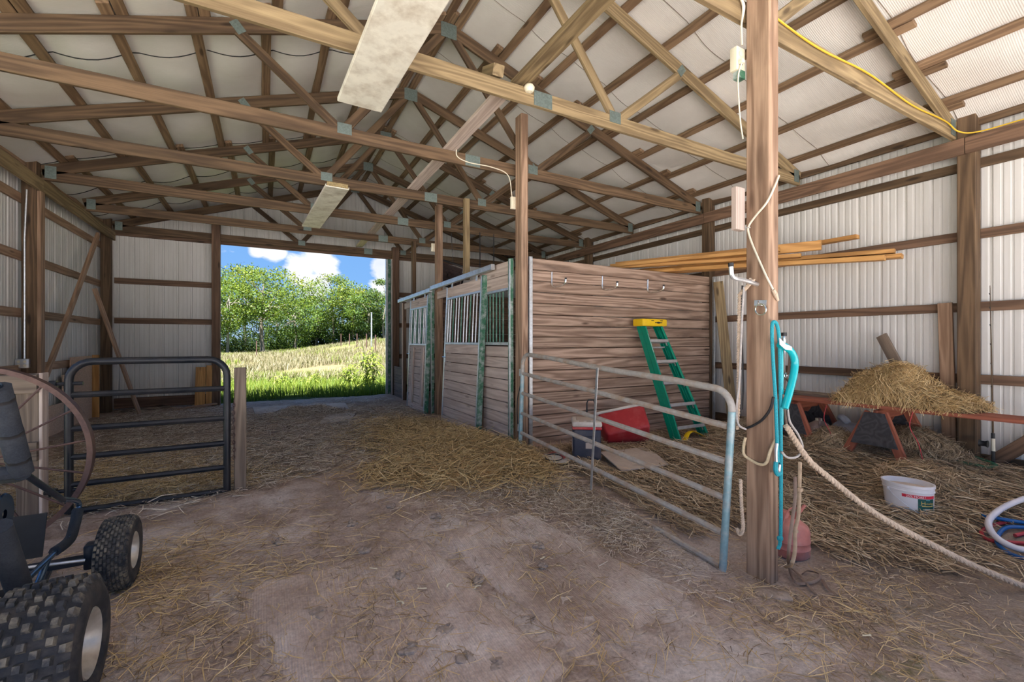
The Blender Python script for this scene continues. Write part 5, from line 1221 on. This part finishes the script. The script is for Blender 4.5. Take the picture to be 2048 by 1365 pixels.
def floor_straw(name, n, sampler, mat, label, lo, hi, w0=.0035, zj=.02, thm=None, lf=.12):
    x, y = sampler(n); k = (x > -2.42) & (x < 6.12) & (y < 10.85)
    for (ex, ey, er) in EXCL: k &= ((x - ex) ** 2 + (y - ey) ** 2 > er * er)
    x, y = x[k], y[k]; n = len(x)
    L = rng.uniform(lo, hi, n); th = rng.uniform(0, 2 * np.pi, n) if thm is None else rng.normal(thm, .75, n)
    lift = np.abs(rng.normal(0, lf, n)); z = gvec(x, y) + .004 + np.abs(rng.normal(0, zj, n)) + lift * L * .5
    V, F, G = strands(x, y, z, L, th, rng.uniform(w0 * .7, w0 * 1.4, n), lift, rng.normal(0, .12, n), np.clip(rng.beta(1.6, 1.6, n), 0, 1))
    return npmesh(name, V, F, mat, G, label=label, cat='straw', kind='stuff')
def mixn(n, comps):
    wt = np.array([c[0] for c in comps], float); wt /= wt.sum(); xs, ys = [], []
    for (q, cx, cy, sx, sy), f in zip(comps, wt):
        m = int(n * f); xs.append(rng.normal(cx, sx, m)); ys.append(rng.normal(cy, sy, m))
    return np.concatenate(xs), np.concatenate(ys)
def clipped(comps, cond):
    def f(n):
        x, y = mixn(int(n * 1.3), comps); k = cond(x, y); return x[k], y[k]
    return f
floor_straw('golden_straw', 30000, clipped([(5, 2.1, 4.7, .30, .45), (4, 1.9, 5.6, .40, .7), (2, 1.55, 4.35, .35, .3), (1.6, 2.35, 4.2, .2, .3)], lambda x, y: x < np.where(y < 4.7, 2.62, 2.46)), STRAW_GOLD, 'heap of loose golden straw before the stall doors', .08, .30, .005, .032, lf=.2)
floor_straw('trampled_straw', 42000, clipped([(5, .4, 6.6, 1.4, 1.1), (3, -.6, 5.6, 1.0, .6), (4, .6, 8.3, 1.3, .9), (2, 1.6, 7.6, .6, 1.2), (2, -1.6, 8.8, .6, 1.2), (2, -1.0, 5.2, .6, .3)], lambda x, y: (y > 4.45 + .35 * np.sin(x * 2.1)) & (x < 2.45)), STRAW_GREY, 'pale trampled straw bedding covering the aisle and pen', .05, .19, .0045, .016)
floor_straw('pen_hay', 9000, clipped([(1, -.9, 5.0, .45, .25), (1, -1.3, 5.6, .5, .5)], lambda x, y: y > 4.62), STRAW_GOLD, 'yellowish hay just behind the black pen gate', .07, .22, .004, .02)
floor_straw('trampled_hay', 52000, clipped([(6, 4.6, 2.9, 1.0, .9), (4, 5.3, 1.9, .6, .5), (4, 3.7, 3.6, .6, .6), (3, 4.2, 2.1, .8, .5), (3, 5.9, 1.4, .4, .5), (2, 5.5, 3.9, .5, .4)], lambda x, y: (x > 2.72) & (y > .7) & (y < 4.52) & ((x > 3.35) | (y > 2.2)) & (x + y > 4.9)), STRAW_BRN, 'brown trampled hay covering the floor behind the tube gate', .07, .30, .0055, .022, thm=R(105))
floor_straw('gate_chaff', 9000, clipped([(1, 2.2, 3.4, .25, .6), (1, 1.75, 3.7, .4, .35), (.6, 2.35, 2.7, .15, .4)], lambda x, y: (x < 2.66) & (y < 4.4)), STRAW_GREY, 'fine chaff along the foot of the tube gate', .03, .12, .003, .006)
floor_straw('yard_straw', 3200, clipped([(2, 1.2, 2.6, .9, .8), (2, -.3, 2.9, .6, .6), (1, .2, 2.0, .7, .4), (1, 2.7, 1.2, .5, .3), (1.5, -.6, 3.3, .3, .3)], lambda x, y: (y < 4.6)), STRAW_GOLD, 'single straw stalks scattered over the yard floor', .05, .22, .003, .003, lf=.05)
floor_straw('dark_chaff', 5200, clipped([(1, 1.0, 2.5, .8, .7), (1, 3.0, 1.3, .5, .3), (1, -.2, 2.6, .5, .5)], lambda x, y: (y < 4.4)), STRAW_BRN, 'fine dark chaff ground into the yard floor', .02, .09, .003, .002, lf=.03)

# hay heaped on the bench
def heap(name, label, fz, x0, x1, y0, y1, n, mat, zb, th0=None, out=.03):
    xs = np.linspace(x0, x1, 40); ys = np.linspace(y0, y1, 60); GX, GY = np.meshgrid(xs, ys); GZ = np.vectorize(fz, otypes=[float])(GX, GY)
    keep = GZ > .004
    V = np.stack([GX, GY, zb(GX, GY) + GZ - .02], -1).reshape(-1, 3); ii = np.arange(2400).reshape(60, 40)
    F = np.stack([ii[:-1, :-1], ii[:-1, 1:], ii[1:, 1:], ii[1:, :-1]], -1); kf = keep[:-1, :-1] | keep[1:, 1:] | keep[:-1, 1:] | keep[1:, :-1]; F = F[kf]
    G = np.zeros_like(V); G[:, 0] = .12
    x = rng.uniform(x0, x1, n * 3); y = rng.uniform(y0, y1, n * 3); z = np.vectorize(fz, otypes=[float])(x, y); k = z > .012; x, y, z = x[k][:n], y[k][:n], z[k][:n]; m = len(x)
    L = rng.uniform(.07, .24, m); e = .02
    gx = (np.vectorize(fz, otypes=[float])(x + e, y) - np.vectorize(fz, otypes=[float])(x - e, y)) / (2 * e); gy = (np.vectorize(fz, otypes=[float])(x, y + e) - np.vectorize(fz, otypes=[float])(x, y - e)) / (2 * e)
    th = rng.uniform(0, 6.28, m) if th0 is None else rng.normal(th0, .7, m)
    lift = np.clip(gx * np.cos(th) + gy * np.sin(th), -2.2, 2.2) + rng.normal(0, .18, m)
    V2, F2, G2 = strands(x, y, zb(x, y) + z + rng.uniform(-.01, out, m), L, th, rng.uniform(.003, .006, m), lift, rng.normal(0, .2, m), np.clip(rng.beta(2, 1.7, m), 0, 1))
    return npmesh(name, np.concatenate([V, V2]), np.concatenate([F, F2 + len(V)]), mat, np.concatenate([G, G2]), label=label, cat='hay', kind='stuff')
def benchz(x, y): return .655 + (3.3 - y) * .008 + 0 * x
def fbench(x, y):
    e = min(1.0, max(0, (x - 5.47) / .2), max(0, (6.1 - x) / .1)) if 5.47 < x < 6.1 else 0
    a = .37 * math.exp(-((y - 2.24) / .30) ** 4 * .9) * (.85 + .12 * math.sin(9 * y + 5 * x)) + .15 * math.exp(-((y - 1.90) / .38) ** 4) * (1 + .1 * math.sin(11 * y))
    return max(0.0, a - .035) * e ** .55
heap('hay_pile', 'heaped golden brown hay lying along the bench planks', fbench, 5.42, 6.12, 1.3, 2.95, 15000, STRAW_GOLD, benchz)
def ffloor(cx, cy, rx, ry, h): return lambda x, y: max(0, h * (1.25 * math.exp(-((x - cx) / rx) ** 2 - ((y - cy) / ry) ** 2) - .25) * (1 + .2 * math.sin(13 * x + 7 * y)))
gz_ = lambda x, y: gvec(x, y)
heap('hay_heap', 'brown hay drift on the floor behind the white tub', ffloor(5.15, 1.75, .42, .30, .13), 4.5, 5.8, 1.3, 2.25, 7000, STRAW_BRN, gz_, R(110))
heap('hay_heap', 'brown hay drift piled against the wall behind the sawhorse', ffloor(6.0, 2.1, .3, .45, .32), 5.7, 6.16, 1.55, 2.7, 5000, STRAW_BRN, gz_)
heap('hay_heap', 'brown hay drift between the two sawhorses', ffloor(5.55, 2.62, .3, .25, .16), 5.1, 6.1, 2.2, 3.1, 4500, STRAW_BRN, gz_)
heap('hay_heap', 'tan hay drift by the feet of the green ladder', ffloor(5.45, 3.65, .40, .25, .10), 4.9, 6.1, 3.3, 4.1, 4000, STRAW_BRN, gz_)
heap('straw_heap', 'dark straw mound inside the doorway slab', ffloor(.62, 8.45, .6, .35, .10), -.2, 1.5, 7.9, 9.1, 5000, STRAW_GREY, gz_)

# ================================================================== OUTSIDE
Hv = np.vectorize(H, otypes=[float])
def blades(name, n, xr_, yr_, h0, h1, w0, mat, label, cond=None, tone=None):
    y = yr_[0] + (yr_[1] - yr_[0]) * rng.random(n) ** 1.3; x = rng.uniform(xr_[0], xr_[1], n) * (y / yr_[1] if xr_[2] else 1)
    if cond is not None: k = cond(x, y); x, y = x[k], y[k]
    n = len(x); z = Hv(x, y) - .02; hh = rng.uniform(h0, h1, n); th = rng.uniform(0, 6.28, n); ln = rng.uniform(.15, .6, n) * hh
    a = np.stack([x, y, z], -1); m = a + np.stack([np.cos(th) * ln * .35, np.sin(th) * ln * .35, hh * .62], -1); t = a + np.stack([np.cos(th) * ln, np.sin(th) * ln, hh * .95], -1)
    h = np.stack([-np.sin(th), np.cos(th), 0 * th], -1) * (w0 * rng.uniform(.6, 1.3, n))[:, None]
    V = np.stack([a - h, a + h, m - h * .8, m + h * .8, t - h * .08, t + h * .08], 1).reshape(-1, 3); o = (np.arange(n) * 6)[:, None]
    F = np.concatenate([o + np.array([[0, 1, 3, 2]]), o + np.array([[2, 3, 5, 4]])], 0)
    G = np.zeros_like(V); G[:, 0] = np.repeat(np.clip(rng.beta(2, 2, n) if tone is None else tone(n), 0, 1), 6)
    return npmesh(name, V, F, mat, G, label=label, cat='grass', kind='stuff')
blades('meadow_grass', 26000, (-3, 6.5, False), (11.40, 19), .10, .36, .007, GRASS, 'lush green grass just outside the doorway', lambda x, y: (y > 11.35 + .5 * np.exp(-((x - .6) / .8) ** 2)))
blades('seeding_grass', 46000, (-8, 26, True), (15.5, 52), .2, .45, .012, DRYG, 'tan seeding grass across the middle of the field', lambda x, y: np.sin(x * .35 + y * .2) + np.sin(x * .9 - y * .45) > -1.2)
blades('grass_clumps', 9000, (-8, 24, True), (20, 55), .2, .5, .016, GRASS, 'green clumps amid the tan field', lambda x, y: np.sin(x * .6 + y * .31) * np.sin(y * .23 - x * .2) > .45)
# tall coarse weed at the door edge
def weed(bx, by, hgt, nst, label, spread=.25):
    t = thing('tall_weed', vz(bx, by, H(bx, by)), label, 'weed'); z0 = H(bx, by) - .02
    for k in range(nst):
        a = random.uniform(0, 6.28); hh = hgt * random.uniform(.55, 1.0); lean = random.uniform(.03, spread) * hh
        base = vz(bx + random.gauss(0, .10), by + random.gauss(0, .10), z0); tip = base + vz(math.cos(a) * lean, math.sin(a) * lean, hh)
        mid = base.lerp(tip, .5) + vz(0, 0, .05); st = MB().tube(bez([base, mid, tip], 8), [.008 - .0005 * j for j in range(9)], 5); st.g = [(.35 + random.random() * .2, 0, 0)] * len(st.v)
        so = obj('stem', st, GRASS, t); lf = MB()
        for j in range(7):
            f = .15 + .8 * j / 7; p = base.lerp(tip, f); a2 = random.uniform(0, 6.28); L = random.uniform(.22, .5) * min(1, hgt)
            d = vz(math.cos(a2), math.sin(a2), 0); sd = vz(-d.y, d.x, 0); vs = []; tn = random.uniform(.3, 1.0)
            for q_ in range(6):
                u = q_ / 5; pp = p + d * L * u + vz(0, 0, L * (.75 * u - 1.0 * u * u)); wq = .026 * (1 - u) ** .6 * (1 + .4 * u)
                vs += [pp - sd * wq, pp + sd * wq]
            lf.add(vs, [(2 * q_, 2 * q_ + 2, 2 * q_ + 3, 2 * q_ + 1) for q_ in range(5)], [(tn, 0, 0)] * 12, True)
        obj('leaf_spray', lf, GRASS, so)
    return t
weed(2.62, 12.9, 1.45, 18, 'tall coarse weed with arching leaves at the door edge', .35)
weed(2.2, 13.6, .95, 12, 'shorter coarse weed a little out in the grass', .5)
weed(1.25, 14.5, .6, 8, 'low bushy weed out past the door slab', .6)
weed(.4, 14.2, .5, 8, 'low dark weed clump in the lush grass', .6)

# trees
def tree(px, Y, topy, crown_r, label, leaf, seed, trunk_r=.22, clear=.22, nclump=46, dens=95, leafs=.26, flat=.9, baseH=None):
    rd_ = random.Random(seed); rn = np.random.default_rng(seed)
    p0 = P(px, 683, Y=Y); bx = p0.x; zb = H(bx, Y); top = P(px, topy, Y=Y).z; h = top - zb
    t = thing('tree', vz(bx, Y, zb), label, 'tree')
    mb = MB(); crown_c = vz(bx, Y, zb + h * (clear + (1 - clear) * .52)); ch = h * (1 - clear) * .5
    tr = [vz(bx, Y, zb - .2), vz(bx + rd_.uniform(-.2, .2), Y, zb + h * .3), vz(bx + rd_.uniform(-.4, .4), Y, zb + h * .6), vz(bx + rd_.uniform(-.3, .3), Y, zb + h * .85)]
    tp = bez(tr, 12); mb.tube(tp, [trunk_r * (1 - .8 * k / (len(tp) - 1)) for k in range(len(tp))], 7); obj('trunk', mb, BARK, t)
    cl = []
    for k in range(nclump):
        a = rd_.uniform(0, 6.28); cz = rd_.uniform(-1, 1); rr = math.sqrt(max(.04, 1 - cz * cz)) * rd_.uniform(.45, 1.0) ** .6
        prof = 1.0 if cz > -.3 else .75
        cl.append(crown_c + vz(math.cos(a) * rr * crown_r * prof, math.sin(a) * rr * crown_r * .8, cz * ch * flat + ch * (1 - flat)))
    bm_ = MB()
    for c in cl[:12]:
        s = tp[rd_.randint(len(tp) // 3, len(tp) - 2)]; m = s.lerp(c, .5) + vz(0, 0, .25); bm_.tube([s, m, c], [trunk_r * .35, trunk_r * .22, .02], 5)
    obj('branches', bm_, BARK, t)
    n = nclump * dens; ci = rn.integers(0, nclump, n); cc_ = np.array([tuple(c) for c in cl])[ci]
    rad = crown_r * .30; d = rn.normal(0, 1, (n, 3)); d /= np.linalg.norm(d, axis=1)[:, None]; pos = cc_ + d * (rad * rn.random(n) ** .45)[:, None] * np.array([1.15, 1, .62])
    u = rn.normal(0, 1, (n, 3)); u /= np.linalg.norm(u, axis=1)[:, None]; v = np.cross(u, rn.normal(0, 1, (n, 3))); v /= np.linalg.norm(v, axis=1)[:, None] + 1e-9
    s = leafs * rn.uniform(.6, 1.3, n)[:, None] * .5
    V = np.stack([pos - u * s, pos + v * s * .6, pos + u * s, pos - v * s * .6], 1).reshape(-1, 3) - np.array(t.location); F = np.arange(n * 4).reshape(-1, 4)
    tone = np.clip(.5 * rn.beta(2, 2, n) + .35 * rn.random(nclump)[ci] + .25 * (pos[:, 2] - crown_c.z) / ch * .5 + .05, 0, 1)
    G = np.zeros_like(V); G[:, 0] = np.repeat(tone, 4)
    npmesh('foliage', V, F, leaf, G, parent=t, kind='stuff'); return t
T = [(525, 64, 543, 5.6, 'broad yellow-green tree with forked pale trunk in the field edge', LEAFY, .28, .30, 64),
     (455, 60, 570, 3.6, 'loose yellow-green tree beside the broad forked one', LEAFY, .16, .28, 40),
     (492, 78, 541, 5.2, 'dark tree crown rising behind the broad forked tree', LEAFD, .25, .3, 44),
     (590, 70, 606, 3.8, 'rounded mid-green tree right of the broad forked tree', LEAF, .2, .1, 40),
     (632, 74, 600, 3.6, 'mid-green tree standing below the big cloud', LEAF, .2, .12, 36),
     (665, 72, 558, 4.0, 'tall yellow-tipped tree left of the utility pole', LEAFY, .2, .18, 46),
     (705, 70, 574, 3.8, 'yellow-topped tree directly behind the utility pole', LEAFY, .2, .14, 44),
     (738, 66, 592, 3.4, 'dense green tree beside the door edge trees', LEAF, .18, .12, 40),
     (768, 62, 566, 2.6, 'narrow dark tree rising at the door edge', LEAFD, .16, .2, 36),
     (555, 82, 590, 4.6, 'distant dark tree behind the row', LEAFD, .2, .1, 40),
     (610, 86, 622, 5.0, 'far dark woodland tree filling the gap under the cloud', LEAFD, .2, .05, 40),
     (430, 74, 585, 5.0, 'dark tree behind the loose yellow-green one', LEAFD, .2, .1, 40),
     (685, 84, 600, 5.0, 'far dark woodland tree behind the yellow-tipped one', LEAFD, .2, .05, 40),
     (745, 82, 610, 5.0, 'far dark woodland tree beyond the fence posts', LEAFD, .2, .05, 40),
     (800, 66, 580, 4.0, 'green tree hidden mostly beyond the door post', LEAF, .2, .1, 40), (385, 66, 570, 4.5, 'green tree hidden mostly beyond the boarded wall', LEAF, .2, .1, 40)]
for i, (px, Y, ty, cr_, lab, lf, tr_r, cl_, nc) in enumerate(T):
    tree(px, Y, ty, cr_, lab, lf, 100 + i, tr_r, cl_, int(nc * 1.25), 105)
def bush(px, Y, w_, h_, label, leaf, seed):
    rn = np.random.default_rng(seed); p0 = P(px, 683, Y=Y); zb = H(p0.x, Y); t = thing('bush', vz(p0.x, Y, zb), label, 'bush')
    n = 2600; d = rn.normal(0, 1, (n, 3)); d /= np.linalg.norm(d, axis=1)[:, None]; d[:, 2] = np.abs(d[:, 2]); pos = d * (rn.random(n) ** .4)[:, None] * np.array([w_, w_ * .7, h_]) * (1 + .25 * np.sin(d[:, 0] * 7 + d[:, 2] * 5))[:, None]
    u = rn.normal(0, 1, (n, 3)); u /= np.linalg.norm(u, axis=1)[:, None]; v = np.cross(u, rn.normal(0, 1, (n, 3))); v /= np.linalg.norm(v, axis=1)[:, None] + 1e-9; s = .14
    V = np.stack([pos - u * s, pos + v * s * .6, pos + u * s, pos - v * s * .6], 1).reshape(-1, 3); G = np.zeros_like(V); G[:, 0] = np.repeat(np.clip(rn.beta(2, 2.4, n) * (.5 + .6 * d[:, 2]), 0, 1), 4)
    npmesh('foliage', V, np.arange(n * 4).reshape(-1, 4), leaf, G, parent=t, kind='stuff')
    obj('stem', MB().tube([t.location + vz(0, 0, -.1), t.location + vz(0, 0, h_ * .5)], .05, 5), BARK, t)
for i, (px, Y, w_, h_, lab, lf) in enumerate(((470, 68, 3.2, 2.6, 'dark undergrowth bush left of the forked trunk', LEAFD), (560, 72, 3.4, 3.0, 'undergrowth bush right of the forked trunk', LEAF), (605, 76, 3.2, 3.2, 'undergrowth bush at the middle of the tree row', LEAF), (650, 76, 3.0, 3.4, 'tall undergrowth below the yellow-tipped tree', LEAFD), (690, 72, 3.0, 3.2, 'undergrowth bush left of the utility pole foot', LEAF), (725, 70, 2.8, 3.4, 'dark undergrowth at the utility pole foot', LEAFD), (765, 66, 2.6, 3.4, 'dark undergrowth at the door edge of the row', LEAFD), (520, 80, 4.0, 3.2, 'dark thicket behind the forked trunk', LEAFD))):
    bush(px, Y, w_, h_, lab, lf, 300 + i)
# utility pole and fence posts
pb = P(743, 683, Y=38); zb = H(pb.x, 38); ztp = P(743, 628, Y=38).z
up_ = thing('utility_pole', vz(pb.x, 38, zb), 'pale utility pole standing in the field', 'pole')
obj('mast', MB().tube([(pb.x, 38, zb - .2), (pb.x, 38, ztp)], [.06, .05], 8), GALV, up_); obj('cap', MB().lathe([(.06, 0), (.06, .08), (0, .1)], 8, (pb.x, 38, ztp)), GALV, up_)
for i, (px, Y, hh) in enumerate(((682, 46, .9), (699, 43, .9), (714, 40, .95), (733, 36, 1.0), (751, 33, 1.0), (776, 30, 1.1), (513, 42, 1.0))):
    b = P(px, 683, Y=Y); zb = H(b.x, Y)
    lab = 'thin rusty fence post alone in the left part of the field' if px == 513 else 'thin rusty fence post in the row across the field'
    t = thing('fence_post', vz(b.x, Y, zb), lab, 'fence post', None if px == 513 else 'fence posts in a row across the field')
    obj('stake', MB().beam((b.x, Y, zb - .1), (b.x, Y, zb + hh + .35), .07, .07, (0, 1, 0)), RUST, t)
